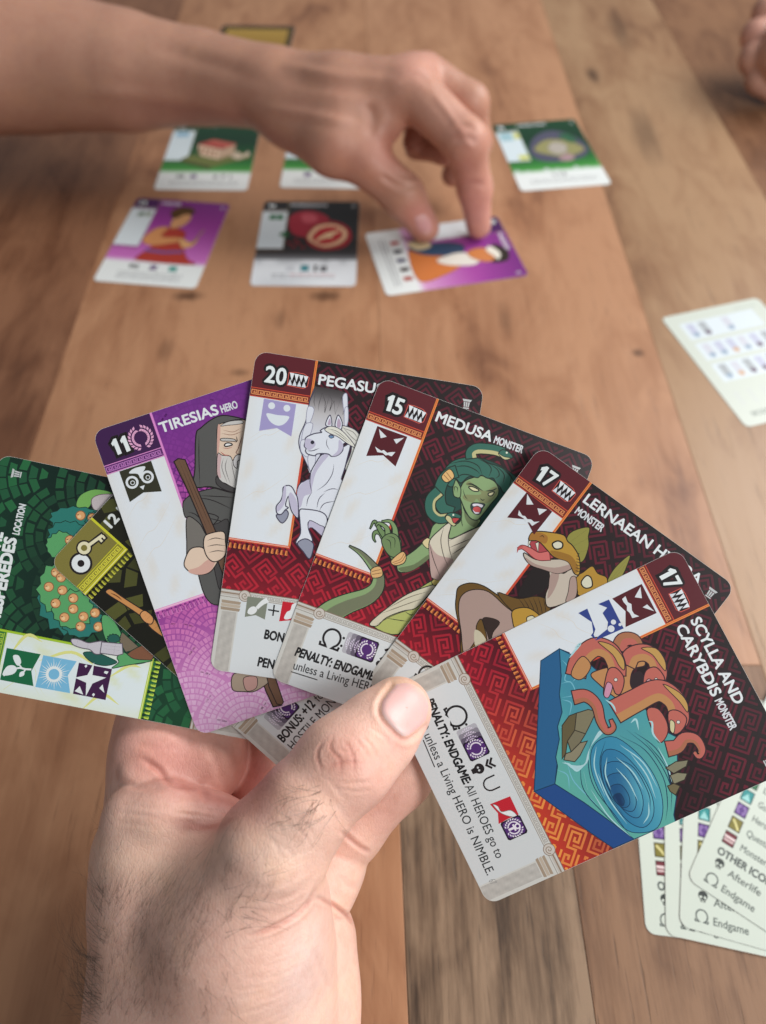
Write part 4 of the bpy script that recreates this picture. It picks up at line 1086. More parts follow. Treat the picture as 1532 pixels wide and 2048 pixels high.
# foot panel: two flags joined by a plus sign, and the rules
a.S(ZC([(205, 1375), (318, 1390), (300, 1502), (250, 1478), (190, 1488)]), (132, 138, 124), 0, sm=False, part='text_panel')
a.S(ZC([(205, 1465), (215, 1440), (240, 1430), (258, 1445), (248, 1466), (225, 1475)]), (232, 236, 236), 0, part='text_panel')
a.tube(ZC([(256, 1440), (285, 1412), (316, 1394)]), .9, 1.5, (232, 236, 236), 0, part='text_panel')
a.L(ZC([(318, 1448), (378, 1458)]), .42, (40, 40, 42), taper=0, part='lettering'); a.L(ZC([(352, 1422), (344, 1482)]), .42, (40, 40, 42), taper=0, part='lettering')
a.S(ZC([(398, 1402), (520, 1420), (505, 1535), (450, 1505), (378, 1512)]), (200, 36, 52), 0, sm=False, part='text_panel')
a.S(ZC([(405, 1495), (420, 1462), (440, 1450), (450, 1420), (480, 1412), (500, 1440), (480, 1475), (430, 1500)]), (232, 236, 236), 0, part='text_panel')
def rule(a, y, lead, rest=None, x=9.0, cap=2.35, cw=1.32, lead_only=False, ul=None):
    w = len(lead)*cw; a.text(lead, (x, y), cap, (34, 34, 36), width=w, bold=.13, shear=.10 if ul is None else 0)
    if rest: a.text(rest, (x+w+.8, y), cap, (50, 52, 54), width=len(rest)*cw*.86, bold=.03)
a.text_px('BONUS:', (ZC([(296, 1605)]))[0], (ZC([(470, 1640)]))[0], 2.5, (34, 34, 36), bold=.14)
a.text_px('PENALTY:', (ZC([(260, 1755)]))[0], (ZC([(480, 1798)]))[0], 2.5, (34, 34, 36), bold=.14)
a.done()

# ---- green woman with snake hair (card 4)
a = Art(FANF[4], FANO[4]); red_card(a, 4, '15', 5.4, foot=False)
title(a, 'MEDUSA', 'MONSTER', 18.0, 5.9, 16.2, 8.3)
G1, G2, G3 = (140, 168, 118), (108, 122, 86), (98, 128, 84)
H1, H2 = (56, 108, 94), (38, 78, 70)
K1, K2 = (216, 208, 188), (190, 162, 154)
GL = (34, 44, 38)
# tail and wrapped hips
a.tube(ZE([(455, 122), (540, 175), (620, 260), (675, 345), (665, 440), (590, 510), (440, 565), (330, 620), (250, 690)]), .5, 7.2, G1, .28, GL, belly=((118, 124, 98), -.9, .35))
a.S(ZE([(622, 300), (690, 280), (708, 350), (632, 366)]), (222, 178, 120), .22, GL)
for q in ([(628, 318), (695, 302)], [(630, 340), (702, 328)]): a.L(ZE(q), .16, (130, 84, 56), taper=0)
a.S(ZE([(1090, 385), (1150, 380), (1080, 470), (960, 640), (830, 800), (640, 740), (700, 660), (850, 540)]), (178, 186, 108), .28, GL)
a.S(ZE([(1075, 425), (1115, 430), (1040, 520), (960, 600), (860, 622), (740, 670), (665, 735), (610, 715), (740, 600), (900, 490)]), (212, 206, 182), .26, GL)
for q in ([(1060, 470), (900, 520), (740, 605)], [(1030, 520), (860, 580), (700, 640)], [(960, 600), (800, 650), (660, 725)]): a.L(ZE(q), .18, (96, 86, 70))
for q in ([(880, 625), (925, 650), (945, 640)], [(740, 675), (830, 690), (905, 700)]): a.L(ZE(q), .2, GL)
a.S(ZE([(1085, 395), (1130, 360), (1160, 385), (1110, 425)]), (206, 190, 110), .2, GL)
# far hair
a.S(ZM([(330, 330), (480, 200), (680, 180), (860, 230), (1010, 320), (1110, 420), (1080, 600), (960, 640), (880, 700), (820, 800), (720, 900), (660, 960), (640, 900), (720, 780), (560, 700), (430, 740), (330, 640), (285, 500)]), H2, .28, GL)
# neck, shoulder, near arm
a.S(ZM([(515, 560), (560, 700), (640, 790), (720, 820), (660, 900), (560, 1010), (400, 1030), (300, 860), (440, 870), (525, 800)]), G1, .26, GL)
a.S(ZM([(560, 720), (620, 800), (700, 820), (670, 890), (600, 860), (560, 790)]), G2, 0)
a.S(ZM([(390, 840), (300, 835), (230, 880), (190, 1000), (120, 1060), (40, 1130), (-60, 1200), (-130, 1260), (-120, 1340), (-40, 1350), (60, 1310), (190, 1200), (215, 1020), (330, 900)]), G1, .28, GL)
a.S(ZM([(-120, 1310), (40, 1270), (190, 1170), (195, 1210), (60, 1312), (-50, 1350)]), G2, 0)
a.S(ZM([(125, 1050), (180, 1000), (225, 1050), (185, 1110)]), (222, 206, 156), .2, GL)
# dress
a.S(ZM([(390, 848), (420, 870), (395, 1000), (470, 990), (590, 930), (690, 890), (800, 860), (640, 1090), (430, 1300), (310, 1420), (240, 1415), (215, 1380), (200, 1180), (200, 1030), (300, 920)]), K1, .28, GL)
a.S(ZM([(200, 1060), (240, 1130), (300, 1180), (420, 1210), (440, 1240), (380, 1310), (310, 1425), (238, 1412), (214, 1370), (198, 1180)]), K2, 0)
for q in ([(420, 875), (392, 980), (400, 1100), (440, 1250)], [(345, 890), (315, 1020), (340, 1170), (390, 1290)], [(395, 1030), (520, 970), (690, 895)], [(400, 1100), (520, 1050), (640, 1000)], [(425, 1170), (520, 1110), (640, 1040)], [(200, 1060), (240, 1220), (310, 1400)]): a.L(ZM(q), .2, (60, 48, 44))
# face
a.S(ZM([(520, 480), (560, 420), (640, 385), (730, 365), (800, 390), (870, 430), (905, 500), (895, 570), (830, 650), (760, 740), (690, 815), (620, 800), (570, 730), (530, 640), (505, 560)]), G1, .28, GL)
a.S(ZM([(600, 420), (570, 450), (600, 470), (720, 530), (700, 560), (560, 560), (545, 600), (640, 640), (680, 600), (720, 640), (800, 640), (880, 560), (895, 490), (850, 480), (760, 520), (650, 450)]), (134, 142, 98), 0)
a.S(ZM([(445, 560), (440, 480), (465, 405), (510, 470), (520, 520), (510, 585), (470, 585)]), G1, .26, GL); a.L(ZM([(460, 540), (455, 480), (485, 490), (480, 540)]), .2, GL)
a.S(ZM([(598, 480), (640, 478), (700, 508), (690, 525), (640, 518)]), (226, 220, 176), .3, GL); a.S(ZM([(800, 545), (860, 528), (840, 565), (808, 570)]), (226, 220, 176), .3, GL)
for q, w in (([(575, 450), (640, 455), (745, 520)], .42), ([(770, 520), (840, 515), (890, 490)], .38), ([(540, 500), (560, 570), (590, 610)], .18), ([(715, 595), (740, 615), (765, 605)], .26), ([(530, 650), (560, 730), (610, 790)], .18), ([(525, 790), (530, 850), (540, 885)], .18)): a.L(ZM(q), w, GL)
a.S(ZM([(628, 650), (680, 640), (765, 655), (740, 700), (715, 755), (670, 758), (635, 730), (620, 690)]), (44, 66, 66), .2, GL)
a.S(ZM([(640, 655), (690, 650), (745, 665), (730, 690), (690, 670), (650, 678)]), (226, 222, 232), 0); a.S(ZM([(650, 690), (690, 680), (720, 700), (710, 740), (670, 745), (645, 720)]), (206, 84, 84), 0); a.S(ZM([(640, 712), (665, 735), (700, 738), (705, 750), (665, 752)]), (226, 222, 232), 0)
# hair serpents over the top
a.S(ZM([(300, 430), (330, 330), (430, 220), (560, 180), (700, 185), (800, 235), (910, 270), (1000, 330), (1060, 430), (1080, 540), (960, 540), (920, 480), (880, 440), (850, 390), (790, 390), (730, 360), (690, 385), (600, 375), (520, 440), (470, 400), (430, 480), (340, 440)]), H1, .28, GL)
for q in ([(400, 245), (560, 215), (690, 260), (740, 360)], [(430, 280), (560, 265), (660, 300), (720, 350)], [(700, 195), (790, 240), (830, 300), (800, 385)], [(800, 235), (890, 300), (910, 360), (870, 395)], [(880, 265), (960, 350), (950, 440)], [(950, 300), (1030, 380), (1010, 480)], [(470, 380), (560, 350), (690, 385)]): a.L(ZM(q), .26, GL)
a.tube(ZM([(480, 320), (400, 350), (330, 430), (300, 560), (330, 690), (440, 740)]), 3.4, 3.0, H1, .28, GL)
a.tube(ZM([(300, 520), (215, 610), (215, 730), (290, 800), (390, 795)]), 3.2, 2.6, H1, .28, GL, belly=((196, 190, 138), -.95, -.45))
a.S(ZM([(322, 372), (405, 296), (452, 376), (372, 434)]), (228, 186, 122), .24, GL)
for q in ([(345, 355), (400, 415)], [(372, 330), (425, 400)]): a.L(ZM(q), .18, (140, 90, 60), taper=0)
a.S(ZM([(360, 780), (400, 745), (460, 745), (520, 775), (505, 800), (450, 790), (440, 820), (470, 860), (450, 878), (410, 850), (375, 820)]), H1, .26, GL)
a.S(ZM([(362, 800), (380, 770), (420, 790), (440, 840), (470, 862), (440, 878), (390, 840)]), (204, 198, 150), .2, GL)
a.S(ZM([(430, 800), (500, 800), (480, 830), (450, 850)]), (190, 70, 70), .16, GL); a.disc(a.mm(ZM([(442, 765)]))[0], .26, (236, 240, 220))
a.tube(ZM([(628, 190), (625, 130), (680, 90), (780, 90), (880, 105), (960, 135)]), 3.1, 2.8, H1, .28, GL, belly=((196, 190, 138), .2, .95))
a.S(ZM([(905, 135), (940, 100), (1000, 115), (1048, 165), (1040, 185), (980, 190), (930, 160)]), H1, .26, GL); a.S(ZM([(905, 138), (960, 170), (1030, 185), (970, 202), (920, 165)]), (204, 198, 150), .18, GL)
a.disc(a.mm(ZM([(988, 130)]))[0], .28, (236, 240, 220)); a.L(ZM([(1035, 190), (1055, 210)]), .16, (190, 90, 90))
# reaching claw
a.S(ZE([(705, 60), (690, 20), (735, 0), (760, 30), (800, 10), (850, 80), (852, 160), (880, 200), (840, 240), (790, 245), (770, 215), (720, 140)]), (116, 144, 96), .28, GL)
a.tube(ZE([(720, 60), (690, 20), (650, 20), (640, 60), (655, 92)]), 1.7, .35, (116, 144, 96), .26, GL)
a.tube(ZC([(960, 1050), (930, 1010), (900, 965), (876, 1005)]), 1.7, .35, (116, 144, 96), .26, GL)
a.tube(ZC([(975, 1045), (965, 1000), (925, 975), (905, 990)]), 1.7, .4, (128, 156, 106), .26, GL)
a.tube(ZC([(1015, 1050), (1010, 1000), (985, 965), (940, 965)]), 1.8, .5, (128, 156, 106), .26, GL)
a.S(ZC([(940, 1060), (985, 1030), (1030, 1050), (1045, 1120), (1030, 1160), (985, 1155), (950, 1110)]), (116, 140, 94), .26, GL); a.L(ZC([(960, 1060), (985, 1075), (990, 1120)]), .2, GL); a.L(ZC([(975, 1045), (1010, 1060), (1010, 1110)]), .18, GL)
a.S(ZE([(775, 235), (860, 165), (890, 205), (870, 255), (800, 272)]), (226, 182, 124), .24, GL)
for q in ([(785, 250), (845, 225), (875, 180)], [(795, 262), (855, 240), (885, 195)]): a.L(ZE(q), .16, (140, 90, 60), taper=0)
angry_flag(a, ZD([(395, 235), (548, 290), (488, 442), (425, 385), (338, 388)]), [ZD([(403, 250), (443, 290), (412, 297)]), ZD([(478, 303), (532, 295), (492, 326)])], ZD([(383, 340), (415, 362), (428, 357), (445, 372), (465, 368), (487, 368), (468, 390), (450, 383), (437, 385), (422, 372), (395, 368)]))
# foot panel
panel(a)
omega(a, *[v for v in a.mm(ZE([(222, 880)]))[0]], 5.4, w=5.4)
for q in ((412, 828), (393, 887)): a.disc(a.mm(ZE([q]))[0], .36, (36, 34, 36), part='lettering')
_bx, _by = a.mm(ZE([(548, 812)]))[0]; badge(a, _bx, _by, 5.4)
_x, _y = a.mm(ZE([(700, 960)]))[0]; a.stroke([(_x, _y+1.2), (_x+2.2, _y-1.2)], .7, INK, part='lettering'); a.stroke([(_x+.4, _y-1.6), (_x+2.6, _y-3.2)], .7, INK, part='lettering'); a.disc((_x+.2, _y+2.4), .9, INK, part='lettering')
a.text_px('PENALTY: ENDGAME:', ZE([(35, 960)])[0], ZE([(640, 1155)])[0], 2.45, (30, 30, 32), bold=.15, shear=.1)
a.text_px('unless a Living HERO is NIMBLE.', ZE([(22, 1065)])[0], ZE([(1010, 1345)])[0], 2.4, (52, 54, 56), bold=.02)
a.L(ZE([(8, 1085), (210, 1148)]), .28, (40, 40, 42), taper=0, part='lettering')
a.done()

# ---- yellow many headed serpent (card 5)
a = Art(FANF[5], FANO[5]); red_card(a, 5, '17', 5.6, foot=False)
title(a, 'LERNAEAN HYDRA', 'MONSTER', 17.9, 5.5, 37.0, 8.6, sx=17.9, sy=9.1)
Y1, Y2, Y3 = (192, 150, 62), (150, 112, 48), (112, 84, 42)
B1, B2 = (204, 192, 176), (178, 152, 142); BL_ = (44, 36, 30)
F1 = (150, 146, 72)
a.S(ZH([(290, 640), (300, 600), (350, 582), (410, 595), (480, 640), (560, 680), (690, 730), (640, 760), (560, 800), (330, 900), (310, 800), (288, 700)]), Y3, .28, BL_)
a.S(ZH([(300, 700), (312, 640), (360, 612), (430, 620), (500, 680), (545, 720), (560, 780), (440, 840), (420, 800), (400, 740), (378, 770), (375, 830), (325, 890), (312, 800)]), B2, .24, BL_)
a.S(ZH([(370, 790), (400, 800), (420, 840), (375, 860)]), (206, 198, 172), 0)
a.S(ZH([(405, 740), (440, 735), (480, 755), (450, 800), (440, 850), (425, 800)]), (58, 44, 40), .2, BL_)
a.S(ZH([(560, 630), (620, 640), (690, 600), (700, 520), (640, 500)]), (40, 34, 34), 0)
a.S(ZH([(470, 625), (560, 650), (640, 640), (690, 660), (690, 720), (560, 720)]), Y3, .24, BL_)
for i in range(6): a.L(ZH([(560+22*i, 645), (590+18*i, 690), (600+17*i, 730)]), .16, BL_)
a.S(ZH([(540, 700), (600, 690), (650, 720), (670, 760), (560, 790), (535, 740)]), Y1, .26, BL_); a.S(ZH([(598, 735), (625, 725), (640, 750), (610, 765)]), (222, 218, 190), .24, BL_)
# second head and fins
a.S(ZH([(950, 575), (985, 515), (1048, 460), (1040, 500), (1010, 560), (960, 590)]), F1, .22, BL_)
for q in ([(960, 575), (1040, 475)], [(970, 578), (1030, 505)]): a.L(ZH(q), .16, BL_)
a.S(ZH([(810, 560), (845, 535), (885, 508), (910, 540), (950, 560), (940, 610), (860, 640), (820, 630)]), (186, 144, 58), .28, BL_)
a.S(ZH([(838, 575), (860, 550), (880, 560), (885, 595), (860, 605), (842, 595)]), (222, 220, 196), .34, BL_)
# main neck and head
a.S(ZH([(700, 520), (760, 540), (800, 500), (830, 480), (830, 540), (808, 570), (815, 640), (700, 690), (680, 640), (700, 580)]), B1, .28, BL_)
a.S(ZH([(790, 560), (815, 560), (815, 640), (770, 665), (780, 620)]), B2, .18, BL_); a.S(ZH([(705, 540), (740, 545), (720, 610), (690, 650), (695, 600)]), B2, 0)
a.S(ZH([(772, 392), (800, 355), (870, 338), (868, 380), (870, 420), (850, 480), (822, 490), (790, 440)]), F1, .24, BL_)
for q in ([(785, 405), (860, 350)], [(795, 425), (868, 385)], [(805, 450), (862, 440)]): a.L(ZH(q), .18, BL_)
a.S(ZH([(588, 450), (640, 480), (720, 478), (800, 480), (800, 515), (740, 540), (680, 525), (620, 505), (590, 475)]), B1, .28, BL_)
a.S(ZH([(592, 470), (640, 500), (720, 515), (795, 500), (790, 520), (735, 540), (670, 522), (615, 502)]), B2, 0)
a.S(ZH([(610, 400), (650, 400), (700, 440), (720, 470), (650, 478), (600, 450), (618, 430)]), (180, 76, 82), .2, BL_)
a.tube(ZH([(700, 462), (650, 465), (610, 440), (580, 425), (560, 432)]), 2.6, .6, (216, 116, 112), .22, (110, 40, 44)); a.L(ZH([(585, 425), (565, 425), (556, 450)]), .5, (190, 84, 84))
a.S(ZH([(620, 362), (650, 356), (700, 360), (760, 372), (778, 400), (800, 420), (828, 470), (830, 540), (806, 540), (780, 490), (720, 470), (690, 440), (650, 400), (608, 395)]), Y1, .3, BL_)
a.S(ZH([(620, 364), (660, 362), (690, 380), (680, 410), (640, 395), (610, 392)]), (170, 118, 54), 0)
a.S(ZH([(712, 408), (735, 398), (755, 408), (752, 428), (728, 434), (714, 424)]), (224, 222, 200), .4, BL_)
a.S(ZH([(702, 440), (760, 450), (800, 470), (826, 520), (808, 538), (780, 490), (725, 470)]), (160, 116, 48), 0)
a.S(ZH([(636, 408), (652, 402), (648, 448)]), (228, 224, 206), .16, BL_, sm=False); a.S(ZH([(606, 398), (618, 396), (604, 425)]), (228, 224, 206), .16, BL_, sm=False)
for k in range(7): a.L(ZH([(818-1*k, 450+13*k), (830, 455+13*k)]), .16, BL_, taper=0)
a.L(ZH([(655, 380), (668, 375), (675, 385)]), .2, BL_)
angry_flag(a, ZD([(1158, 572), (1288, 672), (1195, 790), (1155, 712), (1058, 702)]), [ZD([(1160, 582), (1192, 636), (1156, 636)]), ZD([(1212, 655), (1262, 662), (1222, 690)])], ZD([(1118, 665), (1135, 692), (1150, 695), (1160, 710), (1180, 712), (1196, 725), (1223, 722), (1185, 745), (1172, 728), (1155, 725), (1140, 705), (1113, 690)]))
panel(a)
omega(a, *[v for v in a.mm(ZF([(375, 360)]))[0]], 5.0, w=5.2)
a.text('PENALTY: ENDGAME:', (12, 79), 2.6, (34, 34, 36), width=22, bold=.14, shear=.1)
a.done()

# ---- whirlpool with serpents (card 6, the front one)
a = Art(FANF[6], FANO[6]); red_card(a, 6, '17', 5.6, hot=1.0)
a.text('SCYLLA AND', (18.2, 6.2), 2.75, (232, 238, 240), width=24.2, bold=.12); a.text('CARYBDIS', (18.2, 10.4), 2.75, (232, 238, 240), width=20.0, bold=.12); a.text('MONSTER', (39.4, 10.3), 2.0, (222, 226, 230), width=8.4, bold=.1)
P1, P2, P3 = (196, 108, 96), (196, 142, 92), (150, 82, 70); PL = (58, 40, 48)
U1, U2, U3 = (62, 140, 166), (40, 98, 144), (34, 78, 132); UL = (26, 62, 92)
a.S(ZS([(282, 615), (385, 548), (440, 570), (360, 1300), (245, 1340)]), (44, 100, 146), .24, UL, sm=False)
a.S(ZS([(245, 1340), (360, 1298), (520, 1400), (790, 1590), (800, 1605), (685, 1655), (560, 1570)]), (38, 78, 140), .24, UL, sm=False)
sea = ZS([(385, 548), (440, 575), (560, 640), (700, 760), (860, 880), (960, 1000), (1040, 1040), (1040, 1180), (980, 1200), (1000, 1290), (1035, 1370), (1020, 1470), (1030, 1510), (800, 1605), (700, 1530), (520, 1400), (360, 1298), (375, 1200), (365, 1150), (385, 1050), (375, 980), (400, 900), (385, 800), (395, 700)])
a.S(sea, U1, .26, UL, sm=False, grad=lambda x, y: stops((x+y*.4)/60, [(0, (70, 150, 178)), (.5, (62, 138, 168)), (.8, (84, 168, 172)), (1, (96, 176, 164))]))
LW = (120, 190, 208)
for q in ([(400, 610), (430, 650), (415, 720), (450, 730)], [(395, 740), (450, 735), (470, 800), (400, 820)], [(400, 830), (450, 850), (440, 920)], [(450, 660), (480, 700), (460, 730)], [(385, 980), (420, 1000), (450, 1080)], [(372, 1220), (430, 1250), (440, 1330)], [(430, 1190), (470, 1290), (600, 1420)]): a.L(ZS(q), .28, LW)
# whirl: rings round a tilted eye
cx_, cy_ = a.mm(ZS([(718, 1400)]))[0]
def whirl(px, fill, lw=.24): a.S(px, fill, lw, UL)
def sweep(c0, c1): return lambda x, y: lerp(c0, c1, .5+.5*math.sin(math.atan2(y-cy_, x-cx_)*2+1.2))
for q, c0, c1 in (([(600, 1060), (700, 1040), (840, 1150), (930, 1290), (960, 1430), (930, 1540), (830, 1570), (740, 1540), (640, 1400), (570, 1250), (560, 1130)], (92, 176, 192), (58, 140, 174)),
                  ([(630, 1120), (720, 1120), (830, 1230), (900, 1370), (905, 1480), (850, 1540), (760, 1500), (670, 1380), (620, 1250)], (104, 188, 200), (48, 122, 164)),
                  ([(640, 1190), (730, 1180), (810, 1280), (850, 1390), (830, 1480), (770, 1470), (690, 1380), (640, 1280)], (94, 176, 194), (46, 116, 160)),
                  ([(650, 1260), (730, 1240), (790, 1320), (812, 1400), (790, 1450), (730, 1430), (670, 1350)], (84, 160, 184), (40, 102, 148)),
                  ([(665, 1320), (720, 1300), (765, 1350), (775, 1410), (740, 1430), (690, 1390)], (58, 128, 164), (32, 84, 130)),
                  ([(685, 1365), (720, 1350), (745, 1390), (735, 1420), (700, 1400)], (36, 84, 124), (22, 54, 94))):
    a.S(ZS(q), c0, .2, UL, grad=sweep(c0, c1))
for q in ([(560, 1060), (545, 1180), (580, 1320), (700, 1480), (780, 1590)], [(500, 1180), (520, 1330), (640, 1470), (740, 1560)], [(720, 1030), (860, 1110), (960, 1260), (985, 1400), (975, 1500)], [(760, 1000), (900, 1120), (1000, 1300), (1005, 1450)], [(800, 1010), (920, 1100), (1010, 1250)], [(640, 1060), (610, 1180), (640, 1320), (740, 1470)], [(690, 1150), (800, 1210), (880, 1350), (890, 1450)], [(860, 1060), (960, 1180), (1015, 1290)]): a.L(ZS(q), .22, UL)
for q in ([(650, 1150), (640, 1240), (670, 1330)], [(700, 1150), (790, 1230), (850, 1330)], [(700, 1210), (770, 1290), (820, 1390)], [(880, 1400), (880, 1470), (850, 1520)], [(780, 1130), (870, 1250), (920, 1380)], [(600, 1240), (660, 1380), (760, 1520)], [(590, 1090), (580, 1210), (640, 1370)], [(720, 1080), (850, 1180), (930, 1320)], [(560, 1330), (660, 1480), (780, 1590)], [(930, 1090), (985, 1200), (1010, 1290)], [(520, 1230), (540, 1330)]): a.L(ZS(q), .34, (170, 216, 222))
# rocks
RK = (118, 112, 88)
def rocks(ps):
    for q, c in ps: a.S(ZS(q), c, .24, (56, 50, 42), sm=False)
a.S(ZS([(400, 1160), (440, 1190), (520, 1190), (545, 1120), (600, 1010), (640, 1000), (560, 1090), (540, 1180), (470, 1220)]), (176, 214, 220), 0)
rocks((([(400, 975), (440, 920), (480, 905), (470, 1000), (430, 1060), (420, 1130), (400, 1160)], (104, 94, 66)), ([(480, 905), (545, 885), (590, 895), (560, 960), (530, 1020), (470, 1000)], (132, 126, 100)), ([(430, 1060), (470, 1000), (530, 1020), (500, 1070), (450, 1120)], (124, 118, 94)), ([(450, 1120), (500, 1070), (540, 1060), (500, 1140), (470, 1175), (410, 1165), (420, 1130)], (142, 136, 112))))
rocks((([(975, 1210), (1030, 1175), (1100, 1165), (1090, 1200), (1020, 1240)], (134, 130, 106)), ([(1000, 1250), (1040, 1235), (1095, 1240), (1080, 1275), (1020, 1300)], (142, 138, 112)), ([(985, 1310), (1020, 1295), (1055, 1310), (1030, 1360), (1000, 1340)], (118, 108, 78))))
# serpents
a.tube(ZS([(720, 560), (740, 500), (800, 500), (830, 560), (815, 610), (790, 615)]), 4.6, 1.2, P1, .28, PL, belly=((176, 118, 84), -.9, -.1))
a.S(ZS([(560, 690), (620, 660), (700, 640), (740, 600), (840, 590), (860, 640), (800, 660), (780, 720), (800, 780), (720, 830), (600, 740)]), P2, .28, PL); a.S(ZS([(790, 690), (840, 680), (860, 760), (800, 775), (778, 740)]), (52, 40, 44), .2, PL)
a.tube(ZS([(760, 640), (790, 585), (860, 570), (920, 610), (935, 690), (905, 745)]), 4.6, 4.4, P1, .3, PL, belly=(P2, .15, .95))
a.S(ZS([(840, 545), (920, 545), (970, 610), (975, 670), (945, 640), (900, 580)]), (200, 158, 90), .22, PL)
a.S(ZS([(865, 670), (920, 650), (965, 700), (965, 740), (940, 785), (915, 780), (900, 740), (885, 790), (862, 790), (850, 740)]), P1, .28, PL); a.S(ZS([(880, 715), (905, 735), (890, 790), (864, 792), (862, 740)]), (214, 164, 170), .2, PL); a.disc(a.mm(ZS([(922, 718)]))[0], .42, (226, 222, 214), .14, PL)
a.tube(ZS([(475, 700), (500, 610), (580, 540), (660, 560), (700, 630), (705, 700)]), 5.4, 4.6, P1, .3, PL, belly=(P2, .2, .95))
a.S(ZS([(600, 510), (680, 530), (740, 600), (745, 665), (715, 640), (680, 580)]), (200, 158, 90), .22, PL)
a.S(ZS([(450, 690), (480, 620), (520, 590), (560, 640), (530, 700), (490, 720)]), P2, .24, PL)
a.S(ZS([(660, 660), (700, 655), (740, 700), (742, 750), (722, 800), (695, 795), (675, 750), (655, 815), (630, 800), (640, 720)]), P1, .28, PL); a.S(ZS([(650, 735), (680, 755), (658, 818), (632, 805)]), (210, 150, 176), .2, PL); a.disc(a.mm(ZS([(698, 720)]))[0], .46, (226, 222, 214), .14, PL)
a.tube(ZS([(690, 900), (800, 840), (930, 780), (1020, 830), (1050, 920), (1040, 960)]), 6.4, 4.8, P1, .3, PL, belly=(P2, .25, .95))
a.S(ZS([(960, 745), (1050, 790), (1095, 850), (1095, 900), (1050, 840)]), (200, 158, 90), .22, PL)
a.S(ZS([(870, 890), (930, 880), (980, 950), (985, 1020), (945, 1070), (905, 1010)]), P1, .26, PL)
a.S(ZS([(990, 900), (1040, 890), (1090, 930), (1080, 980), (1050, 1015), (1020, 1020), (995, 980)]), P1, .28, PL); a.S(ZS([(1000, 945), (1025, 960), (1020, 1015), (1000, 1000)]), (214, 206, 160), .2, PL); a.disc(a.mm(ZS([(1045, 955)]))[0], .46, (226, 222, 214), .14, PL)
a.tube(ZS([(460, 820), (530, 810), (590, 860), (615, 950), (650, 1005), (685, 985), (670, 940)]), 3.8, 1.0, P1, .28, PL, belly=((176, 112, 84), .3, .95))
a.tube(ZS([(980, 1105), (1040, 1090), (1080, 1045), (1140, 1050), (1175, 1105), (1160, 1145), (1130, 1120)]), 4.2, .9, P1, .28, PL, belly=((176, 112, 84), .3, .95))
for q in ([(440, 600), (470, 560), (500, 530)], [(470, 545), (500, 520), (490, 545)], [(780, 960), (810, 940), (825, 1000)], [(880, 950), (900, 960), (905, 1020), (950, 1075)], [(640, 830), (680, 860), (700, 900)], [(400, 1180), (440, 1190), (480, 1225), (520, 1200)]): a.L(ZS(q), .5, (176, 220, 226))
# flags
angry_flag(a, ZS([(842, 188), (925, 350), (752, 428), (752, 340), (678, 270)]), [ZS([(835, 205), (843, 268), (803, 262)]), ZS([(847, 318), (912, 340), (872, 302)])], ZS([(733, 272), (752, 256), (765, 290), (785, 300), (788, 335), (800, 355), (828, 368), (790, 378), (776, 350), (760, 335), (760, 310), (742, 290)]))
a.S(ZS([(490, 350), (540, 325), (560, 375), (585, 440), (560, 475), (590, 500), (575, 470), (565, 400)]), (52, 70, 142), 0, sm=False, part='banner')
a.S(ZS([(600, 300), (660, 275), (742, 435), (585, 503), (600, 480), (650, 440), (655, 400), (625, 350), (650, 320)]), (52, 70, 142), 0, sm=False, part='banner')
for x, y, r in ((685, 400, .9), (672, 437, 1.2), (722, 414, .55)): a.disc(a.mm(ZS([(x, y)]))[0], r*.75, (224, 230, 236), part='banner')
# foot panel
_o = a.mm(ZF([(648, 715)]))[0]
omega(a, *a.mm(ZF([(590, 590)]))[0], 5.4, w=5.4) if False else None
p0 = a.mm(ZF([(590, 585)]))[0]; p1 = a.mm(ZF([(655, 725)]))[0]
omega(a, min(p0[0], p1[0]), (p0[1]+p1[1])/2+.4, 5.2, w=abs(p1[0]-p0[0])+.2)
for q in ((740, 692), (690, 718)): a.disc(a.mm(ZF([q]))[0], .36, (36, 34, 36), part='lettering')
q0 = a.mm(ZF([(838, 770)]))[0]; badge(a, q0[0], q0[1]-.4, 5.3)
q0 = a.mm(ZF([(830, 1000)]))[0]
a.disc(q0, 1.4, INK, part='lettering'); a.poly([(q0[0]-.8, q0[1]+.9), (q0[0]+.8, q0[1]+.9), (q0[0]+.65, q0[1]+2.2), (q0[0]-.65, q0[1]+2.2)], INK, part='lettering')
for dx in (-.4, .4): a.disc((q0[0]+dx, q0[1]+.2), .3, (206, 212, 214), part='lettering', n=10)
q0 = a.mm(ZF([(905, 965)]))[0]
for k in (0, .9): a.stroke([(q0[0]-1.3, q0[1]-1.1+k*1.2), (q0[0], q0[1]+k*1.2), (q0[0]+1.3, q0[1]-1.1+k*1.2)], .6, INK, part='lettering')
q0 = a.mm(ZF([(912, 1105)]))[0]
a.stroke([(q0[0]-1.7, q0[1]-1.9), (q0[0]-1.7, q0[1]+.3)]+[(q0[0]+1.7*math.cos(t), q0[1]+.3+1.7*math.sin(t)) for t in np.linspace(math.pi*.95, .05*math.pi, 8)]+[(q0[0]+1.7, q0[1]+.3), (q0[0]+1.7, q0[1]-1.9)], .42, INK, part='lettering')
a.S(ZF([(905, 1248), (1045, 1192), (1105, 1320), (1040, 1345), (965, 1385), (960, 1310)]), (196, 36, 50), 0, sm=False, part='text_panel')
a.S(ZF([(925, 1250), (960, 1262), (985, 1300), (1050, 1290), (1095, 1330), (1060, 1335), (1010, 1322), (970, 1300)]), (232, 236, 236), .14, (120, 110, 110), part='text_panel')
q0 = a.mm(ZF([(1075, 1410)]))[0]; badge(a, q0[0]-2.6, q0[1]-2.8, 5.2, ghost=False)
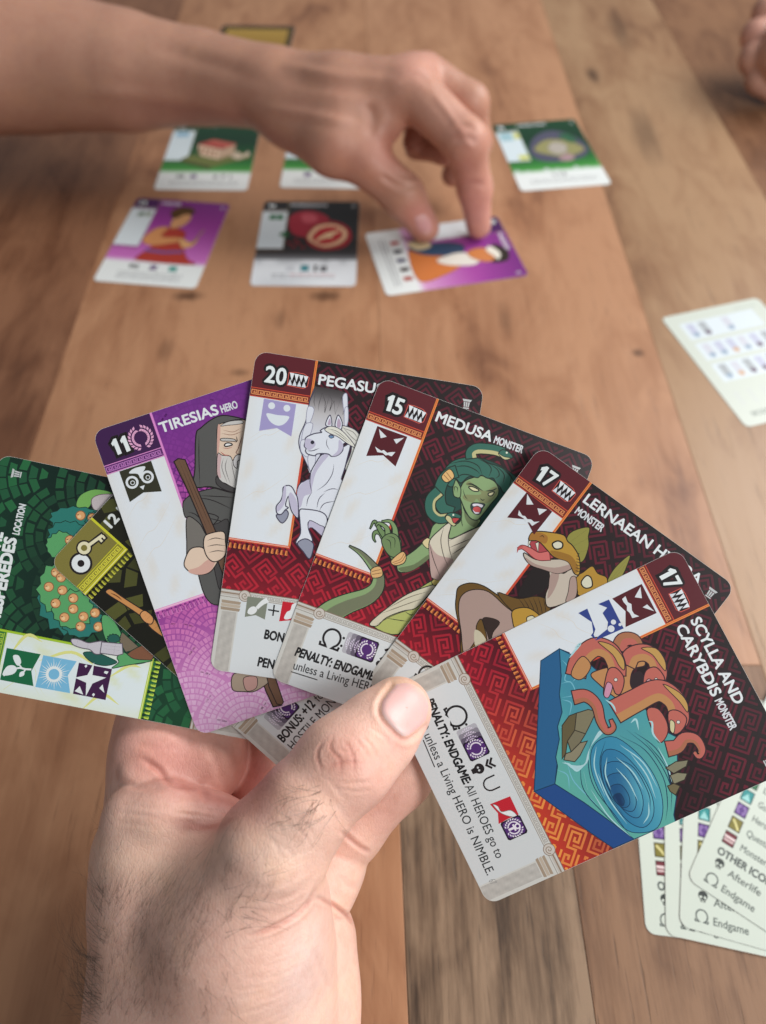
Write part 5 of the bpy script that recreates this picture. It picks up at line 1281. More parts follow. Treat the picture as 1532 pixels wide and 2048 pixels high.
a.stroke([(q0[0], q0[1]-.3), (q0[0], q0[1]+1.7)], .6, (236, 232, 240), part='lettering'); a.stroke([(q0[0]-.9, q0[1]), (q0[0]+.9, q0[1])], .5, (236, 232, 240), part='lettering'); a.disc((q0[0], q0[1]-.95), .62, None, .38, (236, 232, 240), part='lettering')
a.text_px('PENALTY: ENDGAME:', ZF([(455, 530)])[0], ZF([(722, 1110)])[0], 2.35, (30, 30, 32), bold=.15, shear=.1)
a.text_px('All HEROES go to', ZF([(728, 1125)])[0], ZF([(950, 1628)])[0], 2.4, (52, 54, 56), bold=.02)
a.text_px('DEAD unless a Living HERO is NIMBLE.', ZF([(350, 560)])[0], ZF([(885, 1745)])[0], 2.4, (52, 54, 56), bold=.02)
a.L(ZF([(440, 800), (520, 990)]), .28, (40, 40, 42), taper=0, part='lettering')
a.text_px('67', ZF([(895, 1780)])[0], ZF([(910, 1812)])[0], 1.9, (150, 150, 148))
a.done()
# ---- hooded old man with a staff (card 2)
a = Art(FANF[2], FANO[2])
def pur(y): return stops(y/88.0, [(0, (112, 48, 134)), (.12, (126, 52, 142)), (.3, (106, 42, 116)), (.5, (134, 48, 132)), (.66, (164, 80, 160)), (.8, (196, 124, 184)), (1, (214, 160, 206))])
def purt(x, y, r): return lerp(pur(y), stops(y/88.0, [(0, (134, 62, 156)), (.16, (150, 66, 160)), (.32, (206, 96, 176)), (.55, (204, 92, 172)), (.68, (212, 124, 186)), (.82, (222, 174, 212)), (1, (228, 196, 226))]), min(1, .55+.5*r) if y > 14 else .35*r+.1)
a.field(lambda x, y: pur(y), 4, 30)
scale_tiles(a, purt, 13.4, 1.62, 1.12, .10, 5)
banner(a, (66, 34, 80), (92, 44, 106), (190, 122, 190), (232, 150, 212), (216, 132, 202), (206, 120, 186), (122, 44, 122), 7)
score(a, '11', 3.6, 8.0, 5.0, 4.3); wreath(a, (11.9, 5.6), 2.55, (232, 172, 208), 'banner', 9, leaf=.5)
title(a, 'TIRESIAS', 'HERO', 17.6, 6.1, 16.4, 4.6)
urn(a)
R1, R2, R3 = (92, 92, 90), (74, 72, 72), (120, 116, 110); K1, K2 = (228, 204, 182), (214, 170, 156)
a.S(ZT([(335, 1270), (380, 1200), (470, 1150), (700, 1100), (900, 1120), (1050, 1200), (1100, 1500), (1000, 2200), (700, 2300), (560, 2200), (470, 1900), (380, 1650), (380, 1420)]), R1, .28)
a.S(ZT([(335, 1270), (380, 1200), (460, 1180), (480, 1320), (700, 1400), (560, 1520), (420, 1400), (360, 1400)]), R1, .26)
a.S(ZT([(380, 1400), (500, 1460), (560, 1560), (640, 1700), (600, 1850), (400, 1900), (375, 1650)]), R3, .26)
for q in ([(470, 1200), (640, 1230), (860, 1330)], [(500, 1180), (700, 1190), (860, 1200)], [(560, 1400), (720, 1440), (850, 1470)], [(600, 1540), (740, 1570), (840, 1560)], [(390, 1350), (460, 1370), (540, 1440)]): a.L(ZT(q), .22)
a.S(ZB([(700, 960), (760, 900), (820, 900), (800, 1180), (770, 1290), (745, 1230)]), R2, .2)
# hood and face
a.S(ZT([(720, 365), (830, 370), (980, 410), (1080, 480), (1120, 800), (1050, 1150), (860, 1150), (620, 1090), (450, 1090), (460, 900), (470, 560), (520, 490), (620, 410)]), R1, .32)
a.S(ZT([(690, 480), (780, 430), (900, 405), (1000, 430), (1060, 600), (1040, 900), (960, 1080), (870, 1110), (740, 1040), (685, 960), (690, 700)]), K1, .24)
a.S(ZT([(690, 490), (720, 480), (712, 640), (700, 760), (695, 960), (684, 900)]), K2, 0)
a.S(ZT([(720, 470), (800, 425), (930, 412), (950, 440), (880, 455), (800, 462)]), (206, 204, 200), .16)
a.S(ZT([(690, 760), (740, 770), (820, 780), (850, 830), (880, 770), (930, 760), (1000, 800), (980, 1000), (890, 1105), (780, 1060), (700, 1000)]), (212, 210, 206), .2)
a.S(ZT([(692, 770), (730, 780), (715, 900), (725, 1000), (690, 960)]), (206, 176, 176), 0)
for q in ([(750, 800), (735, 900), (790, 1050)], [(790, 800), (770, 900), (820, 1060)], [(830, 830), (850, 930), (880, 1060)]): a.L(ZT(q), .18, (120, 116, 116))
a.S(ZT([(848, 830), (880, 770), (930, 765), (990, 790), (980, 830), (900, 820), (890, 900), (860, 880)]), (206, 204, 204), .2)
a.S(ZT([(722, 600), (780, 595), (860, 605), (875, 625), (800, 625), (730, 622)]), (200, 198, 194), .2)
a.S(ZT([(760, 665), (780, 645), (820, 645), (840, 662), (800, 676), (770, 678)]), (238, 238, 236), .34)
for q, w, c in (([(720, 730), (760, 765), (815, 770)], .3, (186, 116, 106)), ([(740, 690), (790, 700), (850, 680)], .2, (190, 130, 116)), ([(730, 545), (840, 560), (950, 520)], .18, (160, 120, 104)), ([(740, 510), (850, 530), (930, 490)], .16, (170, 130, 112)), ([(880, 570), (890, 620), (870, 640)], .24, INK), ([(940, 570), (930, 610), (900, 700), (880, 745), (915, 750)], .22, (120, 80, 72))): a.L(ZT(q), w, c)
a.L(ZT([(500, 560), (500, 800), (510, 1080)]), .2); a.S(ZT([(680, 985), (740, 1045), (870, 1110), (870, 1150), (760, 1120), (680, 1060)]), R2, .2)
a.L(ZT([(460, 1095), (640, 1100), (860, 1165)]), .26)
# staff, fist and forearm
SF = (112, 84, 66)
a.S(ZB([(495, 540), (520, 522), (560, 528), (640, 720), (745, 960), (690, 975), (590, 740)]), SF, .3, sm=False)
a.S(ZB([(740, 1090), (800, 1100), (830, 1200), (870, 1400), (900, 1560), (1105, 1930), (1130, 1975), (1080, 1985), (1040, 1900)]), SF, .3, sm=False)
for q in ([(525, 535), (600, 720), (700, 960)], [(545, 540), (640, 760), (725, 955)], [(515, 560), (570, 690), (590, 730)]): a.L(ZB(q), .16, (66, 48, 38), sm=False)
a.S(ZB([(570, 1090), (600, 1050), (660, 1045), (700, 1080), (780, 1060), (740, 1150), (700, 1195), (640, 1205), (590, 1190), (555, 1150)]), K1, .28)
a.S(ZB([(600, 1200), (580, 1180), (640, 1160), (690, 1120), (740, 1110), (715, 1180), (660, 1205)]), K2, 0)
a.S(ZB([(675, 985), (700, 965), (770, 950), (795, 965), (798, 1010), (802, 1070), (780, 1110), (730, 1130), (690, 1100), (670, 1040)]), K1, .28)
for q in ([(690, 1005), (740, 990), (795, 1000)], [(690, 1040), (740, 1030), (800, 1035)], [(700, 1075), (750, 1065), (800, 1070)]): a.L(ZB(q), .2)
# sandal and hem below
ZJ = zoomer(100, 1300, HZ)
a.S(ZJ([(655, 85), (720, 85), (790, 100), (735, 145), (690, 148), (650, 140)]), (166, 150, 132), .24); a.S(ZJ([(690, 100), (735, 95), (735, 135), (700, 145)]), (186, 146, 138), .18)
a.S(ZJ([(770, 85), (800, 90), (832, 185), (825, 196), (808, 192), (780, 130)]), SF, .26, sm=False)
# owl flag
a.S(ZB([(172, 598), (360, 535), (423, 715), (315, 722), (235, 778)]), (54, 54, 40), 0, sm=False, part='banner')
WH = (228, 234, 238)
for x, y in ((248, 662), (338, 630)):
    m = a.mm(ZB([(x, y)]))[0]; a.disc(m, 1.75, WH, part='banner'); a.disc(m, 1.12, (54, 54, 40), part='banner'); a.disc((m[0]+.1, m[1]+.15), .62, WH, part='banner'); a.disc((m[0]+.1, m[1]+.15), .42, (54, 54, 40), part='banner')
a.S(ZB([(230, 608), (260, 580), (325, 568), (308, 610), (298, 640), (280, 612)]), WH, 0, part='banner'); a.S(ZB([(292, 688), (322, 678), (314, 706)]), WH, 0, sm=False, part='banner')
a.done()

# ---- olive card with the key (card 1)
a = Art(FANF[1], FANO[1])
def oli(x, y): return stops(y/66, [(0, (38, 38, 26)), (.3, (24, 24, 18)), (.7, (30, 30, 20)), (1, (40, 42, 24))])
a.field(oli, 6, 12, 0, 0, CW, 66)
scale_tiles(a, lambda x, y, r: lerp((62, 64, 32), (92, 94, 46), r*.8+.1*math.sin(x)), 17, 4.3, 4.2, .22, 9, 0, 66, gap=.75)
banner(a, (132, 124, 62), (140, 134, 52), (222, 216, 72), (208, 204, 48), (206, 208, 60), (196, 196, 70), (92, 92, 30), 9, column=False)
a.disc((5.6, 6.3), 3.1, INK, part='banner'); a.disc((5.6, 6.3), 2.5, (232, 238, 240), part='banner'); a.disc((5.6, 6.3), .95, INK, part='banner')
for c, g in ((INK, .42), ((232, 226, 190), 0)):
    a.disc((9.3, 4.1), 1.75+g, c, part='banner'); a.stroke([(10.6-g, 4.5), (15.2+g, 5.4)], .85+2*g, c, part='banner'); a.stroke([(14.0, 5.2), (13.8, 6.5+g)], .7+2*g, c, part='banner'); a.stroke([(15.1, 5.4), (14.9, 6.5+g)], .6+2*g, c, part='banner')
a.disc((9.3, 4.1), .85, (132, 124, 62), part='banner')
a.text('12 LABORS', (18.2, 5.8), 2.75, (226, 232, 230), width=20, bold=.16); a.text('QUEST', (39, 5.8), 2.0, (222, 226, 230), width=7, bold=.1); urn(a)
a.S(ZA([(622, 895), (640, 878), (665, 885), (730, 930), (840, 1000), (870, 1010), (915, 1060), (940, 1110), (960, 1160), (890, 1110), (860, 1070), (825, 1035), (730, 970), (650, 920)]), (206, 146, 88), .3)
a.L(ZA([(650, 900), (690, 920), (720, 945)]), .3, (120, 70, 40)); a.S(ZA([(825, 1030), (850, 1005), (885, 1025), (905, 1055), (890, 1085), (850, 1070)]), (218, 156, 100), .26)
for q in ([(845, 1045), (870, 1015)], [(860, 1060), (890, 1035)], [(875, 1100), (920, 1075)], [(895, 1120), (935, 1095)]): a.L(ZA(q), .2, (110, 66, 40))
panel(a)
ZJ2 = ZJ
q0 = a.mm(ZJ([(845, 205)]))[0]; badge(a, q0[0]-2.6, q0[1]-3.2, 5.2)
a.text_px('BONUS: +12', ZJ([(832, 330)])[0], ZJ([(946, 196)])[0], 2.5, (34, 34, 36), bold=.12, shear=.06); a.text_px('for each', ZJ([(958, 186)])[0], ZJ([(1040, 90)])[0], 2.5, (52, 54, 56), bold=.02)
a.text_px('HOSTILE MONSTER in', ZJ([(868, 358)])[0], ZJ([(1095, 102)])[0], 2.5, (52, 54, 56), bold=.02)
a.done()

# ---- green garden card (card 0)
a = Art(FANF[0], FANO[0])
def grn(x, y): return stops((y+abs(x-30)*.25)/70, [(0, (22, 58, 42)), (.3, (18, 42, 34)), (.55, (14, 28, 24)), (.8, (22, 56, 40)), (1, (28, 74, 48))])
def grt(x, y, r):
    d = math.hypot((x-36)/26, (y-27)/15)
    return lerp((24, 40, 34), lerp((34, 84, 58), (44, 112, 66), r*.8), min(1, max(.12, d*.9-.25)))
a.field(grn, 8, 14, 0, 0, CW, 66)
scale_tiles(a, grt, 15, 2.7, 2.7, .18, 3, 0, 66, gap=.42)
banner(a, (30, 84, 54), (60, 120, 60), (170, 200, 70), (176, 206, 58), (150, 190, 44), (196, 220, 84), (80, 130, 40), 3, tone=(224, 236, 238), warm=(216, 220, 138))
for q in ([(60, 1260), (160, 1150), (250, 1190)], [(230, 1300), (420, 1250), (560, 1330)], [(20, 1470), (120, 1400)], [(640, 1400), (760, 1330), (830, 1340)], [(480, 1590), (600, 1500), (700, 1560)]): a.L(ZA(q), .8, (222, 224, 140), part='banner')
a.text_px('HESPEREDES', (-3, 1250), (33, 1078), 3.1, (230, 236, 236), bold=.2); a.text_px('GARDEN OF THE', (-34, 1255), (6, 1066), 3.1, (230, 236, 236), bold=.2); a.text_px('LOCATION', (38, 1070), (52, 1010), 1.8, (220, 226, 228), bold=.1); urn(a, 57.4, 4.2)
T1, T2, T3 = (92, 164, 104), (46, 122, 112), (38, 94, 84); TL2 = (28, 56, 46)
def bush(c, rx, ry, fill, seed, lw=.2):
    r_ = random.Random(seed); n = 26; P = []
    for i in range(n):
        t = 2*math.pi*i/n; k = (1.0 if i % 2 else .88)*r_.uniform(.94, 1.05); P.append((c[0]+rx*k*math.cos(t), c[1]+ry*k*math.sin(t)))
    a.S(ZA(P), fill, lw, TL2, sm=False)
a.S(ZA([(450, 370), (480, 320), (560, 290), (660, 310), (640, 340), (560, 350), (520, 400), (460, 400)]), (120, 176, 92), .2, TL2); a.S(ZA([(540, 350), (600, 320), (700, 330), (640, 400), (560, 415)]), (196, 186, 188), .2, (110, 90, 96))
bush((450, 470), 165, 85, T2, 2); bush((400, 580), 130, 110, T2, 4); bush((360, 620), 95, 85, T1, 5); bush((560, 480), 60, 60, T2, 11)
bush((400, 930), 185, 220, T2, 6); bush((350, 880), 135, 165, T1, 7); bush((480, 1060), 130, 110, T2, 8); bush((430, 1000), 130, 120, T1, 9)
AP = (222, 166, 112)
for x, y in ((475, 445), (545, 460), (412, 590), (470, 700), (330, 780), (360, 810), (288, 865), (368, 885), (432, 932), (328, 962), (432, 995), (380, 1045), (492, 1040), (560, 1018), (475, 1098), (580, 1100)):
    m = a.mm(ZA([(x, y)]))[0]; a.disc(m, 1.25, AP, .22, (140, 90, 60)); a.disc((m[0]-.3, m[1]-.25), .5, (238, 200, 150)); a.stroke([(m[0], m[1]-.9), (m[0]+.1, m[1]-.4)], .2, (110, 70, 50))
a.S(ZA([(600, 1040), (660, 1050), (720, 1160), (690, 1230), (620, 1170)]), T1, .2, TL2); a.S(ZA([(720, 1130), (830, 1230), (740, 1250), (700, 1180)]), (120, 108, 90), .22, TL2, sm=False); a.S(ZA([(750, 1260), (880, 1200), (900, 1290), (780, 1320)]), (128, 86, 64), .24, TL2)
bush((670, 1170), 40, 28, T3, 12); a.S(ZA([(490, 1255), (560, 1250), (640, 1280), (690, 1310), (620, 1330), (540, 1310)]), T3, .2, TL2); a.S(ZA([(690, 1280), (730, 1250), (790, 1290), (900, 1300), (760, 1325), (660, 1345), (700, 1310)]), T1, .2, TL2)
ST = (200, 196, 204); SL = (96, 88, 100)
a.S(ZA([(420, 1175), (450, 1172), (480, 1180), (520, 1195), (560, 1190), (600, 1185), (620, 1200), (600, 1255), (560, 1260), (530, 1235), (480, 1225), (430, 1205)]), ST, .24, SL); a.S(ZA([(600, 1190), (720, 1200), (725, 1260), (690, 1270), (590, 1255)]), ST, .24, SL, sm=False)
for q in ([(615, 1210), (710, 1220)], [(610, 1230), (705, 1240)], [(680, 1200), (670, 1265)], [(460, 1180), (450, 1212)], [(520, 1198), (515, 1228)]): a.L(ZA(q), .16, SL)
a.S(ZA([(40, 1225), (240, 1262), (185, 1362), (197, 1450), (0, 1413)]), (26, 104, 66), 0, sm=False, part='banner')
WH = (228, 236, 236)
a.S(ZA([(78, 1270), (110, 1270), (125, 1310), (105, 1330), (85, 1305)]), WH, 0, part='banner'); a.S(ZA([(15, 1385), (40, 1335), (80, 1328), (100, 1350), (75, 1380)]), WH, 0, part='banner'); a.S(ZA([(115, 1395), (118, 1370), (140, 1362), (142, 1385)]), WH, 0, part='banner'); a.L(ZA([(20, 1388), (100, 1345), (150, 1350), (185, 1352)]), .5, WH, taper=0, part='banner'); a.L(ZA([(110, 1320), (130, 1345)]), .4, WH, taper=0, part='banner'); a.L(ZA([(128, 1385), (150, 1352)]), .4, WH, taper=0, part='banner')
a.S(ZA([(255, 1268), (452, 1304), (400, 1386), (413, 1492), (208, 1455)]), (122, 186, 220), 0, sm=False, part='banner')
m = a.mm(ZA([(318, 1380)]))[0]; Q = []
for i in range(28):
    t = 2*math.pi*i/28; L_ = 4.6 if i % 2 else 3.5; Q.append(([(m[0]+1.9*math.cos(t-.07), m[1]+1.9*math.sin(t-.07)), (m[0]+L_*math.cos(t), m[1]+L_*math.sin(t)), (m[0]+1.9*math.cos(t+.07), m[1]+1.9*math.sin(t+.07))], WH))
a.many(Q, 'banner'); a.disc(m, 2.15, WH, part='banner'); a.disc(m, 1.45, (122, 186, 220), part='banner')
a.S(ZA([(465, 1312), (660, 1350), (622, 1532), (430, 1495)]), (64, 30, 70), 0, sm=False, part='banner')
a.S(ZA([(555, 1310), (545, 1385), (625, 1400), (545, 1435), (505, 1510), (508, 1430), (440, 1400), (515, 1385)]), WH, 0, sm=False, part='banner')
for q in ([(508, 1322), (515, 1332), (505, 1342), (498, 1332)], [(618, 1360), (640, 1365), (630, 1380), (612, 1372)], [(440, 1480), (470, 1450), (490, 1500)], [(552, 1490), (560, 1500), (550, 1512), (542, 1500)], [(585, 1462), (605, 1440), (615, 1490)]): a.S(ZA(q), WH, 0, sm=False, part='banner')
a.part = 'artwork'; panel(a); a.done()

# ------------------------------------------------------------------ cards on the table: seen out of focus, so broad shapes only
def soft_lines(a, ys, x0=9, x1=54, c=(120, 122, 128), seed=1, h=.75):
    r_ = random.Random(seed); Q = []
    for y in ys:
        x = x0
        while x < x1: 
            w = r_.uniform(1.2, 4.6); Q.append(([(x, y), (min(x+w, x1), y), (min(x+w, x1), y+h), (x, y+h)], c)); x += w+.8
    a.many(Q, 'text_panel')
def small_card(key, box, bg, col_bg, seed, txt, body=None):
    a = Art(TF[key], TO[key]); a.field(bg, 8, 14, 0, 0, CW, 66)
    banner(a, box, lerp(box, (255, 255, 255), .12), (200, 190, 180), lerp(box, (255, 255, 255), .3), lerp(box, (255, 220, 140), .4), lerp(box, (255, 200, 150), .4), box, seed, tone=col_bg, warm=col_bg)
    score(a, '18'[:2] if body is None else body, 3, 7.6, 5.0); a.text(txt, (18, 5.6), 2.7, (214, 216, 220), width=2.15*len(txt), bold=.15); urn(a)
    a.part = 'text_panel'; a.field(lambda x, y: lerp(bg(x, 65), (232, 237, 236), (y-63.5)/4), 4, 16, 0, 63.5, CW, CH); a.part = 'artwork'
    return a
def P(*p): return [tuple(q) for q in p]
a = small_card('weaver', (76, 34, 92), lambda x, y: stops(y/66, [(0, (122, 46, 128)), (.4, (158, 64, 154)), (1, (206, 122, 196))]), (222, 232, 236), 1, 'WEAVER', '21')
def sm(a, pts, c, part='artwork', lw=.2, hard=False): m = pts if hard else closed(pts); a.poly(m, c, None, part); a.stroke(m, lw, INK, True, 0, part)
sm(a, P((19, 62), (26, 48), (26, 34), (33, 30), (42, 34), (44, 46), (50, 60), (56, 66), (22, 66)), (176, 62, 52)); sm(a, P((17, 44), (22, 32), (30, 30), (28, 40), (40, 40), (41, 44), (24, 50)), (214, 148, 96)); sm(a, P((31, 18), (36, 14), (41, 16), (41, 22), (38, 28), (32, 31), (30, 26)), (218, 160, 112)); sm(a, P((27, 12), (32, 7), (40, 8), (42, 14), (36, 15), (32, 20), (28, 18)), (88, 62, 34)); sm(a, P((40, 40), (48, 44), (52, 40), (50, 48), (44, 50)), (222, 168, 116)); a.stroke(P((22, 55), (34, 56), (46, 54)), 2.6, (110, 88, 150)); a.stroke(P((53, 30), (49, 46)), 1.0, (150, 130, 60))
a.many([(P((6, 16), (10, 15), (10, 20), (6, 20.5)), (120, 140, 120)), (P((11, 15), (15, 15), (14, 20), (11, 20)), (150, 160, 140))], 'banner')
a.text('90', (17, 73.5), 4, (60, 60, 64), width=6, bold=.2, part='text_panel'); badge(a, 30, 69, 4.6, False); a.many([(P((42, 69), (47, 69), (47, 74), (42, 74)), (60, 150, 140))], 'text_panel'); soft_lines(a, (77, 79.6, 82.2), 12, 52, seed=3)
a.done()
a = small_card('fruit', (38, 38, 40), lambda x, y: stops(y/66, [(0, (36, 36, 38)), (.7, (40, 40, 42)), (.86, (60, 60, 62)), (1, (190, 194, 200))]), (224, 234, 238), 2, 'POMEGRANATE', '14')
sm(a, P((18, 18), (26, 11), (36, 12), (44, 20), (40, 34), (30, 40), (20, 34)), (162, 40, 58)); sm(a, P((26, 15), (34, 15), (36, 22), (28, 24)), (196, 84, 96), lw=0); sm(a, P((30, 38), (34, 26), (46, 22), (56, 28), (59, 40), (54, 50), (42, 53), (33, 48)), (160, 34, 46)); sm(a, P((31, 39), (36, 28), (46, 25), (54, 30), (56, 38), (52, 46), (43, 50), (35, 46)), (232, 190, 150)); sm(a, P((34, 40), (38, 31), (46, 28), (52, 32), (53, 38), (49, 44), (42, 47), (37, 45)), (188, 36, 48)); sm(a, P((36, 44), (42, 36), (52, 32), (46, 39), (52, 42), (44, 40)), (236, 206, 160), lw=0)
for x, y in ((20, 46), (23, 49), (26, 46), (29, 50), (24, 43)): a.disc((x, y), 1.1, (160, 34, 50))
sm(a, P((13, 36), (17, 34), (19, 38), (15, 39)), (30, 110, 60)); a.many([(P((5, 15), (9, 15), (9, 21), (5, 21)), (40, 116, 72)), (P((9.6, 15), (14, 15), (14, 21), (9.6, 21)), (40, 116, 72))], 'banner')
a.part = 'text_panel'; a.field(lambda x, y: lerp((234, 238, 242), (150, 154, 160), max(0, math.sin(x*.35+2*math.sin(x*.13))*.6)*max(0, 1-(y-62)/7)+.18*max(0, (y-74)/14)*(1+math.sin(x*.1))), 30, 10, 0, 63, CW, CH); a.part = 'artwork'
a.many([(P((29, 68), (34, 68), (34, 74), (29, 74)), (60, 140, 150)), (P((37, 68), (39, 68), (39, 74), (37, 74)), (60, 60, 64)), (P((41, 69), (45, 69), (45, 74), (41, 74)), (90, 90, 96)), (P((20, 69), (25, 69), (25, 74), (20, 74)), (210, 214, 220))], 'text_panel'); soft_lines(a, (77,), 12, 22, (60, 60, 64), 5); soft_lines(a, (77,), 23, 50, (196, 90, 100), 6); soft_lines(a, (79.6,), 12, 50, seed=7)
a.done()
def green(y): return stops(y/66, [(0, (26, 70, 44)), (.4, (24, 58, 40)), (.75, (34, 100, 48)), (1, (80, 160, 70))])
a = small_card('house', (24, 66, 44), lambda x, y: green(y), (216, 230, 236), 3, 'TEMPLE', '10')
sm(a, P((12, 50), (26, 41), (46, 38), (61, 46), (44, 55), (34, 60), (24, 56)), (112, 120, 66)); sm(a, P((12, 50), (34, 59), (34, 63), (13, 54)), (78, 90, 48), hard=True)
sm(a, P((21, 30), (38, 36), (38, 50), (22, 44)), (222, 196, 168), hard=True); sm(a, P((38, 36), (48, 30), (48, 43), (38, 50)), (196, 166, 140), hard=True)
sm(a, P((20, 30), (31, 23), (49, 29), (38, 36.5)), (190, 96, 84), hard=True); sm(a, P((20, 30), (25.5, 26.5), (43, 32.8), (38, 36.5)), (170, 72, 66), lw=0, hard=True)
sm(a, P((46, 46), (50, 38), (54, 44), (58, 38), (60, 44), (52, 50)), (206, 190, 168), hard=True); sm(a, P((18, 44), (22, 36), (25, 46)), (66, 100, 58), hard=True)
a.many([(P((23+3.6*i, 33.5+i*1.2), (24.6+3.6*i, 34+i*1.2), (24.6+3.6*i, 43+i*1.2), (23+3.6*i, 42.6+i*1.2)), (160, 110, 90)) for i in range(4)])
a.many([(P((3, 13), (12, 13), (12, 20), (3, 20)), (150, 190, 214))], 'banner'); badge(a, 22, 69, 4.4, False); a.text('40', (12, 73.5), 4, (60, 60, 64), width=6, bold=.2, part='text_panel'); a.text('6 7 1', (38, 73.5), 4, (60, 60, 64), width=12, bold=.2, part='text_panel'); soft_lines(a, (77.5, 80.2), 9, 56, seed=9); a.done()
a = small_card('hidden', (24, 66, 44), lambda x, y: green(y), (216, 230, 236), 4, 'GROVE', '12')
sm(a, P((22, 50), (30, 24), (44, 20), (56, 40), (50, 54)), (60, 116, 60)); badge(a, 15, 68.5, 5, False); soft_lines(a, (77.5, 80.2), 9, 56, seed=10); a.done()
a = small_card('altar', (24, 66, 44), lambda x, y: green(y), (216, 230, 236), 5, 'UNDERWORLD', '16')
sm(a, P((18, 40), (26, 22), (40, 14), (54, 22), (61, 40), (54, 52), (36, 56), (22, 52)), (84, 84, 104)); sm(a, P((22, 38), (34, 26), (50, 30), (58, 42), (44, 50), (30, 46)), (150, 146, 98)); sm(a, P((32, 38), (38, 30), (46, 34), (44, 44), (36, 46)), (178, 170, 160)); sm(a, P((44, 22), (52, 20), (56, 30), (50, 32)), (52, 100, 72)); sm(a, P((36, 52), (44, 46), (48, 52), (42, 56)), (170, 140, 146))
a.many([(P((2, 13), (11, 13), (11, 24), (2, 24)), (160, 196, 206)), (P((12, 14), (16, 14), (16, 22), (12, 22)), (206, 206, 110)), (P((9, 44), (16, 44), (16, 50), (9, 50)), (206, 210, 110))], 'banner')
for k in range(9): a.poly(P((k*7, 66), (k*7+3, 62+2*(k % 3)), (k*7+7, 66)), (200, 212, 206))
a.text('+15', (26, 73), 3.6, (70, 70, 76), width=10, bold=.15, part='text_panel'); soft_lines(a, (76.6, 79.2), 9, 56, seed=12); a.done()
a = small_card('musician', (76, 34, 92), lambda x, y: stops(y/66, [(0, (118, 46, 126)), (.45, (164, 70, 160)), (1, (222, 168, 210))]), (222, 230, 234), 6, 'MUSICIAN', '13')
sm(a, P((22, 60), (24, 42), (32, 32), (44, 36), (52, 50), (54, 66), (26, 66)), (206, 122, 66)); sm(a, P((20, 40), (26, 30), (34, 36), (30, 56), (20, 64)), (52, 80, 110)); sm(a, P((32, 34), (40, 24), (46, 30), (42, 46), (36, 50)), (228, 224, 214)); sm(a, P((30, 22), (34, 12), (42, 12), (45, 20), (40, 28), (33, 30)), (206, 130, 76)); sm(a, P((28, 12), (36, 5), (46, 8), (46, 18), (40, 13)), (52, 44, 36)); sm(a, P((30, 14), (38, 10), (44, 13), (40, 15), (33, 18)), (232, 228, 214)); sm(a, P((14, 54), (22, 50), (24, 60), (16, 64)), (232, 214, 170))
a.many([(P((12+9*i, 69), (16+9*i, 69), (16+9*i, 74.5), (12+9*i, 74.5)), c) for i, c in enumerate(((176, 70, 66), (70, 70, 80), (80, 80, 110), (70, 60, 60), (176, 80, 70)))], 'text_panel'); soft_lines(a, (77.5, 80.2), 9, 56, seed=14); a.done()
a = Art(TF['gold'], TO['gold']); a.poly(P((0, 0), (CW, 0), (CW, CH), (0, CH)), (30, 26, 22)); a.field(lambda x, y: lerp((176, 142, 66), (150, 116, 48), y/40), 2, 4, 5, 7, 58, 41); a.stroke(P((3, 4), (60, 4), (60, 84), (3, 84), (3, 4)), .7, (150, 120, 50)); soft_lines(a, (50, 56, 62), 10, 52, (120, 100, 50), 4); a.done()

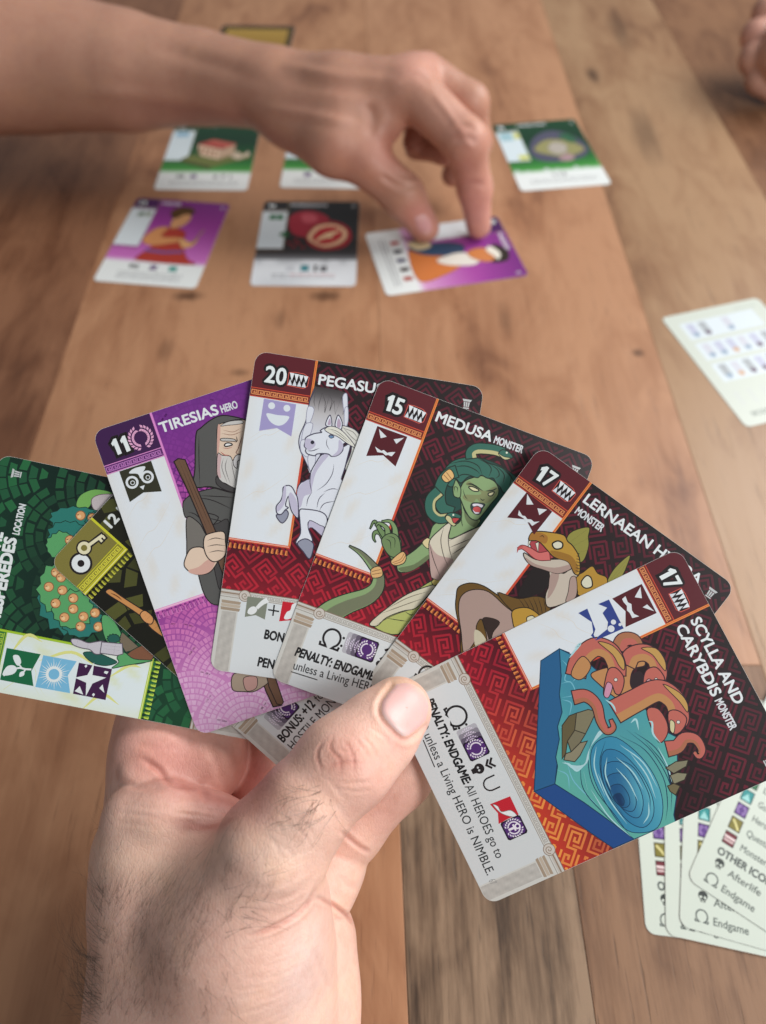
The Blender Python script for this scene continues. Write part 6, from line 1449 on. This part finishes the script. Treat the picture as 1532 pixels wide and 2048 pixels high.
# ------------------------------------------------------------------ reference cards
CREAM = (208, 217, 206)
def skull(a, x, y, r):
    a.disc((x, y), r, (58, 64, 62), part='text_panel', ry=r*.95); a.poly(P((x-r*.6, y+r*.5), (x+r*.6, y+r*.5), (x+r*.5, y+r*1.35), (x-r*.5, y+r*1.35)), (58, 64, 62), part='text_panel')
    for dx in (-.42, .42): a.disc((x+dx*r, y+r*.35), r*.28, CREAM, part='text_panel', n=10)
    for dx in (-.25, 0, .25): a.stroke(P((x+dx*r, y+r*.85), (x+dx*r, y+r*1.35)), r*.1, CREAM, part='text_panel')
for fr, ob in zip(RF, RO):
    a = Art(fr, ob); a.field(lambda x, y: lerp(CREAM, (200, 209, 198), y/CH), 2, 4); a.part = 'text_panel'
    rows = [('Locations', (40, 110, 70)), ('Gods', (40, 140, 140)), ('Heroes', (92, 58, 132)), ('Quests', (124, 116, 48)), ('Monsters', (112, 44, 54))]
    for i, (t, c) in enumerate(rows):
        y = 40.3+i*6.05; b = [(5.2, y), (9.4, y), (9.4, y+4.9), (5.2, y+4.9)]; a.poly(b, lerp(c, (0, 0, 0), .45)); a.poly([(5.6, y+.4), (9.0, y+.4), (9.0, y+4.5), (5.6, y+4.5)], c)
        if i == 2: wreath(a, (7.3, y+2.4), 1.45, (168, 140, 196), 'text_panel')
        if i == 4: a.many([(P((5.3, y+1.6), (9.3, y+1.6), (9.1, y+2.5), (5.5, y+2.5)), (226, 206, 206)), (P((5.5, y+2.9), (9.1, y+2.9), (8.9, y+3.7), (5.7, y+3.7)), (206, 180, 180))])
        if i == 3: a.stroke(P((6, y+1.0), (7.4, y+2.4), (8.8, y+4.2)), .8, (214, 206, 140))
        if i == 1: a.poly(P((5.7, y+4.3), (7.3, y+1.4), (8.9, y+4.3)), (150, 206, 204))
        a.text(t, (11.6, y+4.0), 2.5, (96, 106, 102), width=len(t)*1.28, bold=.05)
        a.stroke(P((26, y+2.8), (29, y+2.8)), .3, (170, 120, 116)); a.text('1 each', (30.5, y+4.0), 2.4, (96, 106, 102), width=8, bold=.04)
    a.text('OTHER ICONS', (5.3, 74.0), 2.7, (74, 82, 80), width=21, bold=.14)
    skull(a, 7.4, 76.6, 1.6); a.text('Afterlife', (11.0, 79.0), 2.5, (92, 100, 96), width=11.4, bold=.05)
    omega(a, 5.0, 85.3, 4.0, (74, 82, 80), 'text_panel', 4.3); a.text('Endgame', (11.0, 85.0), 2.5, (92, 100, 96), width=11.4, bold=.05)
    a.disc((31.5, 75.8), .8, None, .4, (74, 82, 80)); a.stroke(P((31.5, 76.6), (31.5, 79.6)), .55, (74, 82, 80)); a.stroke(P((30.2, 77.4), (32.8, 77.4)), .5, (74, 82, 80)); a.text('Divine', (34, 79.0), 2.5, (92, 100, 96), width=8.6, bold=.05)
    a.stroke(P((30.6, 80.6), (32.3, 85.8)), .5, (74, 82, 80)); a.text('Clear', (34, 85.0), 2.5, (92, 100, 96), width=7, bold=.05)
    a.done()
a = Art(GFr, GO); a.field(lambda x, y: (206, 213, 203), 2, 4); a.part = 'text_panel'
a.many([(P((7, 8+17*k), (54, 8+17*k), (54, 22+17*k), (7, 22+17*k)), (216, 226, 232)) for k in range(3)])
r_ = random.Random(3)
for k in range(3):
    for j in range(6):
        if k == 0 and j in (2, 4, 5): continue
        c = r_.choice([(190, 194, 214), (204, 206, 216), (170, 176, 180)]); x = 10+7.4*j; y = 9.5+17*k; a.poly(P((x, y), (x+4.6, y), (x+4.6, y+9), (x, y+9)), c)
        a.disc((x+2.3, y+9.0), 1.9, r_.choice([(110, 150, 126), (116, 104, 120), (216, 140, 150), (206, 170, 140), (150, 170, 190)]))
for k in range(4): a.stroke(P((8+8*k, 64), (8+8*k, 74)), 2.4, (204, 210, 204))
a.text('SCORE', (8, 82), 3, (120, 130, 124), width=14, bold=.12); soft_lines(a, (5, 62), 44, 58, (180, 190, 184), 8)
a.done()
